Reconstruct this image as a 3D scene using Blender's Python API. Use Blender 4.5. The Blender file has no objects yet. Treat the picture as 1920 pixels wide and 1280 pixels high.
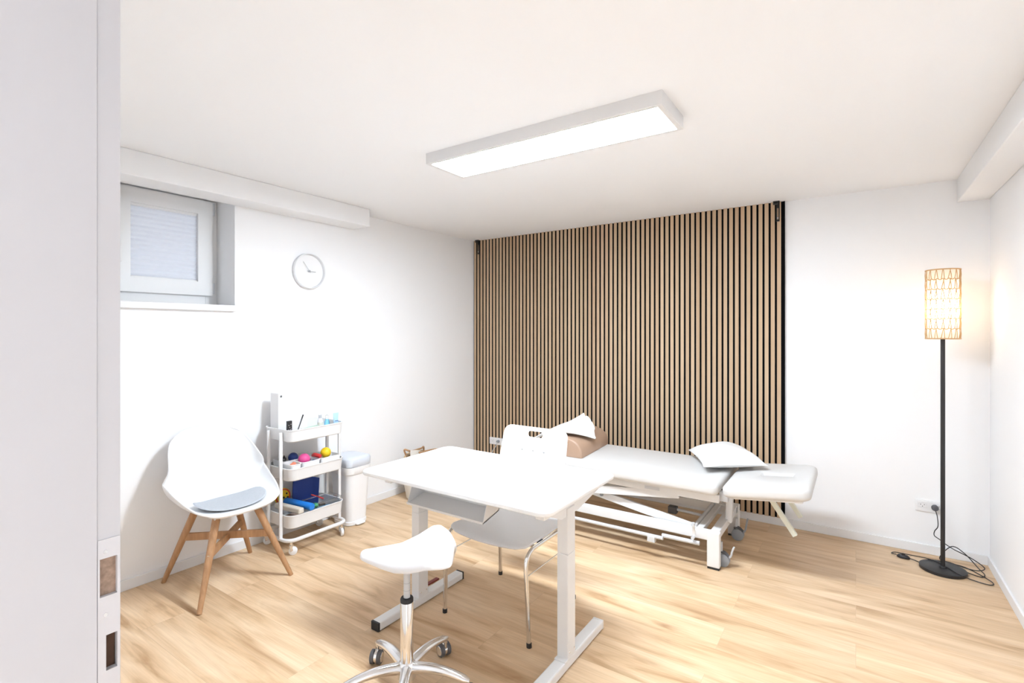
import bpy, bmesh, math, random
from mathutils import Vector, Matrix
random.seed(7)
PI = math.pi
SC = bpy.context.scene
COL = SC.collection

# ------------------------------------------------------------------ materials
def mat(name, col, rough=.5, metal=0, spec=.5, trans=0, emis=None, estr=0, alpha=1, sss=0, bump=None, noise=None, coat=0):
    m = bpy.data.materials.new(name); m.use_nodes = True
    nt = m.node_tree; b = nt.nodes['Principled BSDF']
    b.inputs['Base Color'].default_value = (*col, 1)
    b.inputs['Roughness'].default_value = rough
    b.inputs['Metallic'].default_value = metal
    b.inputs['Specular IOR Level'].default_value = spec
    b.inputs['Transmission Weight'].default_value = trans
    b.inputs['Coat Weight'].default_value = coat
    b.inputs['Alpha'].default_value = alpha
    if sss:
        b.inputs['Subsurface Weight'].default_value = sss
        b.inputs['Subsurface Radius'].default_value = (.02, .015, .01)
    if emis:
        b.inputs['Emission Color'].default_value = (*emis, 1); b.inputs['Emission Strength'].default_value = estr
    tc = nt.nodes.new('ShaderNodeTexCoord')
    if noise:      # (scale, amount)
        n = nt.nodes.new('ShaderNodeTexNoise'); n.inputs['Scale'].default_value = noise[0]; n.inputs['Detail'].default_value = 4
        nt.links.new(tc.outputs['Object'], n.inputs['Vector'])
        mx = nt.nodes.new('ShaderNodeMix'); mx.data_type = 'RGBA'
        mx.inputs[6].default_value = (*[c * (1 - noise[1]) for c in col], 1)
        mx.inputs[7].default_value = (*[min(1, c * (1 + noise[1])) for c in col], 1)
        nt.links.new(n.outputs['Fac'], mx.inputs[0]); nt.links.new(mx.outputs[2], b.inputs['Base Color'])
    if bump:       # (scale, strength)
        n = nt.nodes.new('ShaderNodeTexNoise'); n.inputs['Scale'].default_value = bump[0]; n.inputs['Detail'].default_value = 3
        nt.links.new(tc.outputs['Object'], n.inputs['Vector'])
        bp = nt.nodes.new('ShaderNodeBump'); bp.inputs['Strength'].default_value = bump[1]; bp.inputs['Distance'].default_value = .002
        nt.links.new(n.outputs['Fac'], bp.inputs['Height']); nt.links.new(bp.outputs['Normal'], b.inputs['Normal'])
    return m

def floor_mat():
    m = bpy.data.materials.new('light_oak_planks'); m.use_nodes = True
    nt = m.node_tree; N = nt.nodes.new; L = nt.links.new; b = nt.nodes['Principled BSDF']
    tc = N('ShaderNodeTexCoord')
    br = N('ShaderNodeTexBrick'); br.offset = .37; br.offset_frequency = 2
    br.inputs['Scale'].default_value = 1; br.inputs['Brick Width'].default_value = 1.45; br.inputs['Row Height'].default_value = .205
    br.inputs['Mortar Size'].default_value = .0009; br.inputs['Mortar Smooth'].default_value = .1; br.inputs['Bias'].default_value = 0
    br.inputs['Color1'].default_value = (0, 0, 0, 1); br.inputs['Color2'].default_value = (1, 1, 1, 1); br.inputs['Mortar'].default_value = (.5, .5, .5, 1)
    L(tc.outputs['Object'], br.inputs['Vector'])
    # per plank shift of the grain
    sh = N('ShaderNodeVectorMath'); sh.operation = 'MULTIPLY_ADD'
    L(br.outputs['Color'], sh.inputs[0]); sh.inputs[1].default_value = (7.3, 3.1, 5.7); L(tc.outputs['Object'], sh.inputs[2])
    mp = N('ShaderNodeMapping'); mp.inputs['Scale'].default_value = (1.1, 7, 1); L(sh.outputs[0], mp.inputs['Vector'])
    n1 = N('ShaderNodeTexNoise'); n1.inputs['Scale'].default_value = 1.5; n1.inputs['Detail'].default_value = 5; n1.inputs['Distortion'].default_value = .9
    L(mp.outputs[0], n1.inputs['Vector'])
    r1 = N('ShaderNodeValToRGB'); e = r1.color_ramp.elements
    e[0].position = .28; e[0].color = (.48, .29, .15, 1); e[1].position = .70; e[1].color = (.82, .615, .41, 1)
    k = r1.color_ramp.elements.new(.44); k.color = (.69, .475, .285, 1)
    L(n1.outputs['Fac'], r1.inputs[0])
    # fine grain
    mp2 = N('ShaderNodeMapping'); mp2.inputs['Scale'].default_value = (3, 90, 1); L(sh.outputs[0], mp2.inputs['Vector'])
    n2 = N('ShaderNodeTexNoise'); n2.inputs['Scale'].default_value = 1.5; n2.inputs['Detail'].default_value = 6; n2.inputs['Distortion'].default_value = .3
    L(mp2.outputs[0], n2.inputs['Vector'])
    r2 = N('ShaderNodeValToRGB'); e = r2.color_ramp.elements
    e[0].position = .3; e[0].color = (.86, .84, .82, 1); e[1].position = .6; e[1].color = (1, 1, 1, 1)
    L(n2.outputs['Fac'], r2.inputs[0])
    mx = N('ShaderNodeMix'); mx.data_type = 'RGBA'; mx.blend_type = 'MULTIPLY'; mx.inputs[0].default_value = .8
    L(r1.outputs[0], mx.inputs[6]); L(r2.outputs[0], mx.inputs[7])
    # knots
    mp3 = N('ShaderNodeMapping'); mp3.inputs['Scale'].default_value = (1.0, 2.6, 1); L(sh.outputs[0], mp3.inputs['Vector'])
    n3 = N('ShaderNodeTexNoise'); n3.inputs['Scale'].default_value = 14; n3.inputs['Detail'].default_value = 3
    L(mp3.outputs[0], n3.inputs['Vector'])
    ds = N('ShaderNodeMix'); ds.data_type = 'VECTOR'; ds.inputs[0].default_value = .06
    L(mp3.outputs[0], ds.inputs[4]); L(n3.outputs['Color'], ds.inputs[5])
    vo = N('ShaderNodeTexVoronoi'); vo.inputs['Scale'].default_value = 1.7; L(ds.outputs[1], vo.inputs['Vector'])
    r3 = N('ShaderNodeValToRGB'); e = r3.color_ramp.elements
    e[0].position = .0; e[0].color = (.50, .38, .30, 1); e[1].position = .13; e[1].color = (1, 1, 1, 1)
    L(vo.outputs['Distance'], r3.inputs[0])
    mx2 = N('ShaderNodeMix'); mx2.data_type = 'RGBA'; mx2.blend_type = 'MULTIPLY'; mx2.inputs[0].default_value = .75
    L(mx.outputs[2], mx2.inputs[6]); L(r3.outputs[0], mx2.inputs[7])
    # plank tone + seams
    mr = N('ShaderNodeMapRange'); mr.inputs[3].default_value = .92; mr.inputs[4].default_value = 1.06
    L(br.outputs['Color'], mr.inputs[0])
    vs = N('ShaderNodeVectorMath'); vs.operation = 'SCALE'; L(mx2.outputs[2], vs.inputs[0]); L(mr.outputs[0], vs.inputs['Scale'])
    mx3 = N('ShaderNodeMix'); mx3.data_type = 'RGBA'; L(br.outputs['Fac'], mx3.inputs[0])
    L(vs.outputs[0], mx3.inputs[6]); mx3.inputs[7].default_value = (.58, .40, .25, 1)
    L(mx3.outputs[2], b.inputs['Base Color'])
    b.inputs['Roughness'].default_value = .42; b.inputs['Specular IOR Level'].default_value = .35
    bp = N('ShaderNodeBump'); bp.inputs['Strength'].default_value = .15; bp.inputs['Distance'].default_value = .001
    L(n2.outputs['Fac'], bp.inputs['Height']); L(bp.outputs[0], b.inputs['Normal'])
    return m

def slat_mat():
    m = bpy.data.materials.new('oak_slat'); m.use_nodes = True
    nt = m.node_tree; N = nt.nodes.new; L = nt.links.new; b = nt.nodes['Principled BSDF']
    tc = N('ShaderNodeTexCoord')
    mp = N('ShaderNodeMapping'); mp.inputs['Scale'].default_value = (60, 60, .9); L(tc.outputs['Object'], mp.inputs[0])
    n = N('ShaderNodeTexNoise'); n.inputs['Scale'].default_value = 1; n.inputs['Detail'].default_value = 5; L(mp.outputs[0], n.inputs[0])
    # one tone for each slat
    sx = N('ShaderNodeSeparateXYZ'); L(tc.outputs['Object'], sx.inputs[0])
    d = N('ShaderNodeMath'); d.operation = 'DIVIDE'; L(sx.outputs[0], d.inputs[0]); d.inputs[1].default_value = .04236
    fl = N('ShaderNodeMath'); fl.operation = 'FLOOR'; L(d.outputs[0], fl.inputs[0])
    wn = N('ShaderNodeTexWhiteNoise'); wn.noise_dimensions = '1D'; L(fl.outputs[0], wn.inputs['W'])
    ad = N('ShaderNodeMath'); ad.operation = 'MULTIPLY_ADD'; L(wn.outputs[0], ad.inputs[0]); ad.inputs[1].default_value = .35; L(n.outputs['Fac'], ad.inputs[2])
    r = N('ShaderNodeValToRGB'); e = r.color_ramp.elements
    e[0].position = .4; e[0].color = (.50, .345, .215, 1); e[1].position = .95; e[1].color = (.62, .46, .31, 1)
    L(ad.outputs[0], r.inputs[0]); L(r.outputs[0], b.inputs['Base Color'])
    b.inputs['Roughness'].default_value = .6; b.inputs['Specular IOR Level'].default_value = .25
    return m

def leg_mat():
    m = bpy.data.materials.new('chair_leg_wood'); m.use_nodes = True
    nt = m.node_tree; N = nt.nodes.new; L = nt.links.new; b = nt.nodes['Principled BSDF']
    tc = N('ShaderNodeTexCoord'); mp = N('ShaderNodeMapping'); mp.inputs['Scale'].default_value = (40, 40, 5); L(tc.outputs['Object'], mp.inputs[0])
    n = N('ShaderNodeTexNoise'); n.inputs['Detail'].default_value = 4; n.inputs['Scale'].default_value = 1.2; L(mp.outputs[0], n.inputs[0])
    r = N('ShaderNodeValToRGB'); e = r.color_ramp.elements
    e[0].position = .3; e[0].color = (.36, .185, .085, 1); e[1].position = .7; e[1].color = (.52, .29, .145, 1)
    L(n.outputs['Fac'], r.inputs[0]); L(r.outputs[0], b.inputs['Base Color']); b.inputs['Roughness'].default_value = .45
    return m

def wicker_mat(name, c1, c2, sc=60):
    m = bpy.data.materials.new(name); m.use_nodes = True
    nt = m.node_tree; N = nt.nodes.new; L = nt.links.new; b = nt.nodes['Principled BSDF']
    tc = N('ShaderNodeTexCoord'); w = N('ShaderNodeTexWave'); w.inputs['Scale'].default_value = sc; w.bands_direction = 'Z'
    w.inputs['Distortion'].default_value = 3
    L(tc.outputs['Object'], w.inputs[0]); r = N('ShaderNodeValToRGB'); e = r.color_ramp.elements
    e[0].color = (*c1, 1); e[1].color = (*c2, 1); L(w.outputs['Fac'], r.inputs[0]); L(r.outputs[0], b.inputs['Base Color'])
    bp = N('ShaderNodeBump'); bp.inputs['Strength'].default_value = .5; bp.inputs['Distance'].default_value = .003
    L(w.outputs['Fac'], bp.inputs['Height']); L(bp.outputs[0], b.inputs['Normal']); b.inputs['Roughness'].default_value = .7
    return m

M = dict(
    wall=mat('white_wall_paint', (.93, .925, .93), .9, spec=.2, bump=(180, .06), noise=(1.2, .006)),
    ceil=mat('white_ceiling_paint', (.935, .93, .935), .9, spec=.2, noise=(1.0, .006)),
    base=mat('white_skirting', (.86, .855, .86), .5, noise=(3, .01)),
    floor=floor_mat(), slat=slat_mat(), felt=mat('black_felt', (.006, .006, .007), .95, spec=.1, bump=(400, .3), noise=(200, .3)),
    blackm=mat('black_painted_metal', (.018, .017, .018), .42, noise=(20, .1)),
    frame=mat('white_window_plastic', (.83, .825, .82), .35, noise=(4, .01)),
    blind=mat('pleated_blind_fabric', (.86, .87, .90), .8, noise=(30, .02)),
    glass=mat('clear_glass', (.95, .98, 1), .02, trans=1, noise=(3, .005)),
    whitem=mat('white_powder_coat', (.80, .79, .785), .42, noise=(8, .01)),
    desk=mat('white_laminate', (.9, .9, .9), .35, noise=(5, .008)),
    plastic=mat('white_plastic', (.88, .875, .88), .35, noise=(5, .008)),
    chrome=mat('polished_chrome', (.78, .77, .76), .1, metal=1, noise=(6, .02)),
    alu=mat('cast_aluminium', (.80, .80, .81), .2, metal=1, noise=(10, .03)),
    wood=leg_mat(), rubber=mat('black_rubber', (.02, .02, .022), .6, noise=(30, .1)),
    dgrey=mat('dark_grey_plastic', (.10, .10, .11), .5, noise=(20, .05)),
    mgrey=mat('grey_plastic', (.32, .34, .37), .45, noise=(20, .04)),
    lgrey=mat('light_grey_metal', (.62, .63, .65), .4, noise=(20, .03)),
    pad=mat('grey_felt_pad', (.50, .52, .55), .95, spec=.1, noise=(90, .08), bump=(250, .5)),
    leather=mat('white_leatherette', (.84, .83, .835), .45, noise=(6, .015), bump=(120, .12)),
    couch=mat('ivory_leatherette', (.67, .655, .64), .42, noise=(6, .012), bump=(140, .12)),
    brown=mat('taupe_leatherette', (.42, .275, .19), .42, noise=(8, .05), bump=(120, .15)),
    cotton=mat('white_cotton', (.75, .735, .72), .95, spec=.1, noise=(30, .02), bump=(300, .4)),
    towel=mat('white_terry', (.82, .81, .79), 1, spec=.05, noise=(40, .03), bump=(350, .8)),
    rattan=mat('natural_rattan', (.62, .40, .20), .6, noise=(60, .15)),
    led=mat('led_diffuser', (.9, .9, .9), .5, emis=(.80, .90, 1), estr=25, noise=(3, .01)),
    bulb=mat('lit_bulb', (1, .9, .75), .5, emis=(1, .82, .6), estr=8, noise=(3, .01)),
    blue=mat('royal_blue_plastic', (.012, .05, .30), .5, noise=(20, .05)),
    dblue=mat('navy_blue_rubber', (.02, .05, .22), .5, noise=(20, .05)),
    sky=mat('bright_blue_foam', (.01, .20, .68), .5, noise=(20, .05)),
    pink=mat('pink_rubber', (.72, .08, .28), .4, noise=(20, .05)),
    yellow=mat('yellow_rubber', (.85, .58, .01), .45, noise=(20, .05)),
    red=mat('red_plastic', (.65, .04, .04), .4, noise=(20, .05)),
    dred=mat('dark_red_plastic', (.22, .035, .03), .5, noise=(20, .1)),
    orange=mat('salmon_rubber', (.80, .25, .15), .5, noise=(20, .05)),
    green=mat('green_spiky_rubber', (.03, .50, .20), .4, noise=(20, .05)),
    cyan=mat('light_blue_plastic', (.25, .62, .85), .3, noise=(20, .03)),
    pale=mat('pale_blue_label', (.45, .66, .88), .4, noise=(20, .05)),
    beige=mat('beige_foam', (.68, .63, .55), .8, noise=(30, .05)),
    sage=mat('sage_green_plastic', (.42, .55, .46), .5, noise=(20, .05)),
    cream=mat('cream_label', (.72, .72, .62), .5, noise=(20, .05)),
    clear=mat('frosted_clear_plastic', (.97, .98, .99), .08, trans=1, noise=(10, .02)),
    lid=mat('blue_grey_lid', (.66, .69, .75), .35, noise=(8, .02)),
    straw=wicker_mat('woven_straw', (.50, .33, .17), (.74, .56, .36)),
    canvas=mat('cream_canvas', (.80, .77, .72), .9, noise=(40, .05)),
    tan=mat('tan_leather_strap', (.45, .25, .12), .6, noise=(20, .1)),
    paper=mat('white_paper', (.85, .84, .84), .8, noise=(10, .02)),
    rawwood=mat('raw_wood_in_slot', (.40, .28, .21), .8, noise=(160, .6)),
    darkwood=mat('dark_wood_in_slot', (.09, .045, .025), .8, noise=(60, .4)),
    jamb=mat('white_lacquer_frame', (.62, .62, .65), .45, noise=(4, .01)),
    strike=mat('brushed_strike_plate', (.68, .68, .71), .45, metal=.3, noise=(30, .03)),
    clockrim=mat('pale_clock_rim', (.80, .80, .81), .3, noise=(6, .01)),
    gap=mat('grey_joint_strip', (.35, .35, .35), .9, noise=(10, .02)),
)

# ------------------------------------------------------------------ mesh helpers
OFF = {}
def bmn(): return bmesh.new()
def obj(name, bm, m, parent=None, smooth=True, bevel=0, loc=None, label=None, ang=35):
    """one mesh object; vertices are given in world space and stored relative to the thing's base"""
    off = OFF[parent.name] if parent else (Vector(loc) if loc else Vector((0, 0, 0)))
    bmesh.ops.translate(bm, vec=-off, verts=bm.verts)
    bmesh.ops.recalc_face_normals(bm, faces=bm.faces)
    me = bpy.data.meshes.new(name); bm.to_mesh(me); bm.free()
    for k in (m if isinstance(m, (list, tuple)) else [m]): me.materials.append(M[k] if isinstance(k, str) else k)
    o = bpy.data.objects.new(name, me); COL.objects.link(o)
    if smooth:
        me.polygons.foreach_set('use_smooth', [True] * len(me.polygons))
        me.set_sharp_from_angle(angle=math.radians(ang))
    if bevel:
        md = o.modifiers.new('bevel', 'BEVEL'); md.width = bevel; md.segments = 2; md.limit_method = 'ANGLE'; md.angle_limit = math.radians(50)
    if parent: o.parent = parent
    else: o.location = off
    OFF[o.name] = off
    if label: o['label'] = label
    return o
def tag(o, label, cat, group=None):
    o['label'] = label; o['category'] = cat
    if group: o['group'] = group
    return o
def thing(name, label, cat, loc, group=None):
    o = bpy.data.objects.new(name, None); COL.objects.link(o); o.location = loc; o.empty_display_size = .1
    OFF[o.name] = Vector(loc); return tag(o, label, cat, group)
def struct(o): o['kind'] = 'structure'; return o

def box(bm, x0, x1, y0, y1, z0, z1, mi=0):
    vs = [bm.verts.new((x, y, z)) for x in (x0, x1) for y in (y0, y1) for z in (z0, z1)]
    for f in ((0, 1, 3, 2), (4, 6, 7, 5), (0, 4, 5, 1), (2, 3, 7, 6), (0, 2, 6, 4), (1, 5, 7, 3)):
        bm.faces.new([vs[i] for i in f]).material_index = mi
    return vs
def bx(*a):
    bm = bmn(); box(bm, *a); return bm
def loft(bm, rings, cap0=True, cap1=True, closed=True, mi=0):
    R = [[bm.verts.new(p) for p in r] for r in rings]; n = len(R[0])
    for a, b in zip(R, R[1:]):
        for i in range(n if closed else n - 1):
            j = (i + 1) % n; bm.faces.new((a[i], a[j], b[j], b[i])).material_index = mi
    if cap0: bm.faces.new(R[0][::-1]).material_index = mi
    if cap1: bm.faces.new(R[-1]).material_index = mi
    return R
def rr(cx, cy, z, hx, hy, r, n=5):
    r = max(.0005, min(r, hx - 1e-4, hy - 1e-4)); out = []
    for k, (sx, sy) in enumerate(((1, 1), (-1, 1), (-1, -1), (1, -1))):
        for i in range(n + 1):
            a = k * PI / 2 + i / n * PI / 2
            out.append((cx + sx * (hx - r) + r * math.cos(a), cy + sy * (hy - r) + r * math.sin(a), z))
    return out
def slab(bm, x0, x1, y0, y1, z0, z1, rc=.03, e=.006, n=6, m=3, mi=0):
    """flat board or cushion with rounded corners and soft edges"""
    cx, cy, hx, hy = (x0 + x1) / 2, (y0 + y1) / 2, (x1 - x0) / 2, (y1 - y0) / 2
    rings = []
    for i in range(m + 1):
        a = i / m * PI / 2; rings.append(rr(cx, cy, z0 + e - e * math.cos(a), hx - e + e * math.sin(a), hy - e + e * math.sin(a), rc, n))
    for i in range(m + 1):
        a = i / m * PI / 2; rings.append(rr(cx, cy, z1 - e + e * math.sin(a), hx - e + e * math.cos(a), hy - e + e * math.cos(a), rc, n))
    loft(bm, rings, mi=mi)
def tray(bm, x0, x1, y0, y1, z0, z1, rc=.04, t=.004, taper=.006, rim=.004):
    cx, cy, hx, hy = (x0 + x1) / 2, (y0 + y1) / 2, (x1 - x0) / 2, (y1 - y0) / 2
    loft(bm, [rr(cx, cy, z0, hx - taper - .006, hy - taper - .006, rc), rr(cx, cy, z0 + .006, hx - taper, hy - taper, rc), rr(cx, cy, z1 - .008, hx, hy, rc), rr(cx, cy, z1 - .006, hx + rim, hy + rim, rc + rim),
              rr(cx, cy, z1, hx + rim, hy + rim, rc + rim), rr(cx, cy, z1, hx - t, hy - t, rc), rr(cx, cy, z0 + t, hx - taper - t, hy - taper - t, rc)])
def tube(bm, pts, r, n=10, closed=False, caps=True, mi=0, sq=None):
    """swept tube; r may be a list; sq=(w,h) makes a flat bar"""
    P = [Vector(p) for p in pts]; N = len(P); rings = []
    up = Vector((0, 0, 1)); d0 = (P[1] - P[0]).normalized()
    if abs(d0.dot(up)) > .95: up = Vector((0, 1, 0))
    u = d0.cross(up).normalized()
    for i, p in enumerate(P):
        if closed: d = (P[(i + 1) % N] - P[i - 1]).normalized()
        else: d = ((P[min(i + 1, N - 1)] - P[max(i - 1, 0)])).normalized()
        u = (u - d * u.dot(d)).normalized(); w = d.cross(u)
        rad = r[i] if isinstance(r, (list, tuple)) else r
        if sq: rings.append([p + u * (sx * sq[0] / 2) + w * (sy * sq[1] / 2) for sx, sy in ((1, 1), (-1, 1), (-1, -1), (1, -1))])
        else: rings.append([p + u * (rad * math.cos(a)) + w * (rad * math.sin(a)) for a in [k / n * 2 * PI for k in range(n)]])
    if closed: rings.append(rings[0]); loft(bm, rings, False, False, mi=mi); bmesh.ops.remove_doubles(bm, verts=bm.verts, dist=1e-6)
    else: loft(bm, rings, caps, caps, mi=mi)
def tb(*a, **k):
    bm = bmn(); tube(bm, *a, **k); return bm
def lathe(bm, prof, c=(0, 0, 0), n=32, axis='z', mi=0, cap=True):
    rings = []
    for r, h in prof:
        ring = []
        for k in range(n):
            a = k / n * 2 * PI; u, v = r * math.cos(a), r * math.sin(a)
            ring.append({'z': (c[0] + u, c[1] + v, c[2] + h), 'x': (c[0] + h, c[1] + u, c[2] + v), 'y': (c[0] + u, c[1] + h, c[2] + v)}[axis])
        rings.append(ring)
    loft(bm, rings, cap, cap, mi=mi)
def lt(*a, **k):
    bm = bmn(); lathe(bm, *a, **k); return bm
def ball(bm, c, r, n=20, sz=1):
    lathe(bm, [(max(1e-4, r * math.sin(i / n * PI)), -r * sz * math.cos(i / n * PI)) for i in range(n + 1)], c, 24)
def smoothp(pts, k=6, closed=False):
    P = [Vector(p) for p in pts]; out = []; N = len(P)
    for i in range(N if closed else N - 1):
        if closed: a, b, c, d = P[i - 1], P[i], P[(i + 1) % N], P[(i + 2) % N]
        else: a, b, c, d = P[max(i - 1, 0)], P[i], P[i + 1], P[min(i + 2, N - 1)]
        for j in range(k):
            t = j / k; out.append(.5 * ((2 * b) + (c - a) * t + (2 * a - 5 * b + 4 * c - d) * t * t + (3 * b - a - 3 * c + d) * t ** 3))
    if not closed: out.append(P[-1])
    return out
def thick(bm, G, t, closed_u=False):
    """solid from a grid of points: both faces plus rim"""
    nu, nv = len(G), len(G[0])
    g = [[Vector(p) for p in r] for r in G]; nrm = [[None] * nv for _ in range(nu)]
    for i in range(nu):
        for j in range(nv):
            a = g[min(i + 1, nu - 1)][j] - g[max(i - 1, 0)][j]; b = g[i][min(j + 1, nv - 1)] - g[i][max(j - 1, 0)]
            c = a.cross(b); nrm[i][j] = c.normalized() if c.length > 1e-12 else Vector((0, 0, 1))
    A = [[bm.verts.new(g[i][j] + nrm[i][j] * t / 2) for j in range(nv)] for i in range(nu)]
    B = [[bm.verts.new(g[i][j] - nrm[i][j] * t / 2) for j in range(nv)] for i in range(nu)]
    for i in range(nu - 1):
        for j in range(nv - 1):
            bm.faces.new((A[i][j], A[i + 1][j], A[i + 1][j + 1], A[i][j + 1])); bm.faces.new((B[i][j], B[i][j + 1], B[i + 1][j + 1], B[i + 1][j]))
    for i in range(nu - 1):
        for j in (0, nv - 1): bm.faces.new((A[i][j], A[i + 1][j], B[i + 1][j], B[i][j]))
    for j in range(nv - 1):
        for i in (0, nu - 1): bm.faces.new((A[i][j], A[i][j + 1], B[i][j + 1], B[i][j]))
def lerp(a, b, t): return a + (b - a) * t
def interp(tab, t):
    for (a, x), (b, y) in zip(tab, tab[1:]):
        if t <= b:
            s = (t - a) / (b - a) if b > a else 0; s = s * s * (3 - 2 * s) * .5 + s * .5
            return lerp(x, y, max(0, s)) if not isinstance(x, tuple) else tuple(lerp(p, q, max(0, s)) for p, q in zip(x, y))
    return tab[-1][1]

XL, XRW, YB, YF, H = -3.43, .696, 4.31, .237, 2.45

# ------------------------------------------------------------------ the room
struct(obj('floor', bx(XL - .3, XRW + .3, -2.2, YB + .2, -.1, 0), 'floor', smooth=False))
struct(obj('ceiling', bx(XL - .35, XRW + .3, 0, YB + .2, H, H + .15), 'ceil', smooth=False))
struct(obj('wall_back', bx(XL - .35, XRW + .2, YB, YB + .2, 0, H), 'wall', smooth=False))
struct(obj('wall_right', bx(XRW, XRW + .2, 0, YB, 0, H), 'wall', smooth=False))
WY0, WY1, WZ0, WZ1, WD = 1.085, 1.745, 1.63, 2.365, .235
bm = bmn(); w0 = XL - .35
box(bm, w0, XL, 0, WY0, 0, H); box(bm, w0, XL, WY1, YB, 0, H)
box(bm, w0, XL, WY0, WY1, 0, WZ0); box(bm, w0, XL, WY0, WY1, WZ1, H)
struct(obj('wall_left', bm, 'wall', smooth=False))
bm = bmn(); JX = -.73
box(bm, XL, JX - .03, .0, YF - .004, 0, H); box(bm, .13, XRW, 0, YF - .004, 0, H); box(bm, JX - .03, .13, 0, YF - .004, 2.08, H)
struct(obj('wall_front', bm, 'wall', smooth=False))
# ceiling box over the window wall and beam along the right wall
struct(obj('trim_1', bx(XL, XL + .205, YF, 2.708, 2.31, H), 'wall', smooth=False, bevel=.004, label='white boxed-in ceiling section above the window'))
struct(obj('trim_2', bx(.54, XRW, YF, YB, 2.30, H), 'wall', smooth=False, bevel=.004, label='white beam along the right wall under the ceiling'))
# the hall behind the doorway
struct(obj('wall_hall_left', bx(-1.9, -1.7, -2.2, 0, 0, H), 'wall', smooth=False))
struct(obj('wall_hall_right', bx(1.3, 1.5, -2.2, 0, 0, H), 'wall', smooth=False))
struct(obj('wall_hall_rear', bx(-1.9, 1.5, -2.4, -2.2, 0, H), 'wall', smooth=False))
struct(obj('ceiling_hall', bx(-1.9, 1.5, -2.4, 0, H, H + .15), 'ceil', smooth=False))
bm = bmn(); box(bm, XRW, 1.5, -.02, .0, 0, H)
struct(obj('wall_hall_front', bm, 'wall', smooth=False))
# skirting boards
def skirt(name, pts):
    """pts: list of (outer wall line, direction) -> profile 60 mm high"""
    return struct(obj(name, pts, 'base', smooth=False, bevel=.0025))
skirt('baseboard_left', bx(XL, XL + .012, YF, YB - .012, 0, .06))
skirt('baseboard_back', bx(XL, XRW, YB - .012, YB, 0, .06))
skirt('baseboard_right', bx(XRW - .012, XRW, YF, YB - .012, 0, .06))
skirt('baseboard_front', bx(XL + .012, JX - .09, YF - .004, YF + .008, 0, .06))

# window
w = thing('window_1', 'small white tilt window with closed pleated blind', 'window', (XL - WD, (WY0 + WY1) / 2, WZ0)); struct(w); del w['category']
def ringframe(y0, y1, z0, z1, wd, xa, xb):
    bm = bmn(); box(bm, xa, xb, y0, y0 + wd, z0, z1); box(bm, xa, xb, y1 - wd, y1, z0, z1)
    box(bm, xa, xb, y0 + wd, y1 - wd, z0, z0 + wd); box(bm, xa, xb, y0 + wd, y1 - wd, z1 - wd, z1); return bm
FX = XL - WD
obj('window_frame', ringframe(WY0, WY1, WZ0 + .01, WZ1, .075, FX - .07, FX - .005), 'frame', w, False, .002)
sash = obj('window_sash', ringframe(1.14, 1.706, 1.712, 2.352, .092, FX - .05, FX + .018), 'frame', w, False)
bn_ = M['blind'].node_tree; trl = bn_.nodes.new('ShaderNodeBsdfTranslucent'); trl.inputs[0].default_value = (.80, .82, .86, 1); mxs = bn_.nodes.new('ShaderNodeMixShader')
mxs.inputs[0].default_value = .4; bn_.links.new(bn_.nodes['Principled BSDF'].outputs[0], mxs.inputs[1]); bn_.links.new(trl.outputs[0], mxs.inputs[2]); bn_.links.new(mxs.outputs[0], bn_.nodes['Material Output'].inputs[0])
# glazing bead line, glass
obj('window_pane', bx(FX - .025, FX - .02, 1.22, 1.625, 1.795, 2.27), 'glass', sash, False)
bm = bmn()
nple = 15; G = []
for i in range(nple * 2 + 1):
    z = lerp(1.812, 2.245, i / (nple * 2)); G.append([(FX - .010 + (.006 if i % 2 else 0), y, z) for y in (1.237, 1.615)])
thick(bm, G, .0015)
bl = obj('pleated_blind', bm, 'blind', w, False)
bm = bmn(); box(bm, FX - .014, FX + .004, 1.237, 1.616, 2.243, 2.262); obj('blind_head_rail', bm, 'frame', bl, False, .002)
bm = bmn(); box(bm, FX - .014, FX + .004, 1.237, 1.616, 1.802, 1.813); obj('blind_bottom_rail', bm, 'frame', bl, False, .002)
bm = bmn(); box(bm, FX + .018, FX + .03, 1.155, 1.18, 1.97, 2.03); tube(bm, [(FX + .028, 1.167, 2.0), (FX + .05, 1.167, 2.0), (FX + .052, 1.167, 1.98), (FX + .052, 1.167, 1.885)], .009, 8)
obj('window_handle', bm, 'frame', sash, True)
for z0, z1 in ((2.262, 2.345), (1.725, 1.80)):
    obj('hinge', lt([(.0075, 0), (.0085, .004), (.0085, z1 - z0 - .004), (.0075, z1 - z0)], (FX + .012, 1.713, z0), 12), 'lgrey', w)
obj('sealing_strip', bx(FX - .005, FX + .0, 1.706, 1.7095, 1.74, 2.35), 'gap', w, False)  # narrow plain grey strip along the sash joint
struct(obj('trim_3', bx(XL - WD - .005, XL + .028, 1.0, WY1 + .0, WZ0 - .028, WZ0 + .012), 'base', smooth=False, bevel=.004, label='white window sill board'))

# door frame by the camera
d = thing('door_1', 'white lacquered door frame with strike plate at the left edge', 'door frame', (JX, .12, 0)); struct(d); del d['category']
HZ = 2.05
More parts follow.
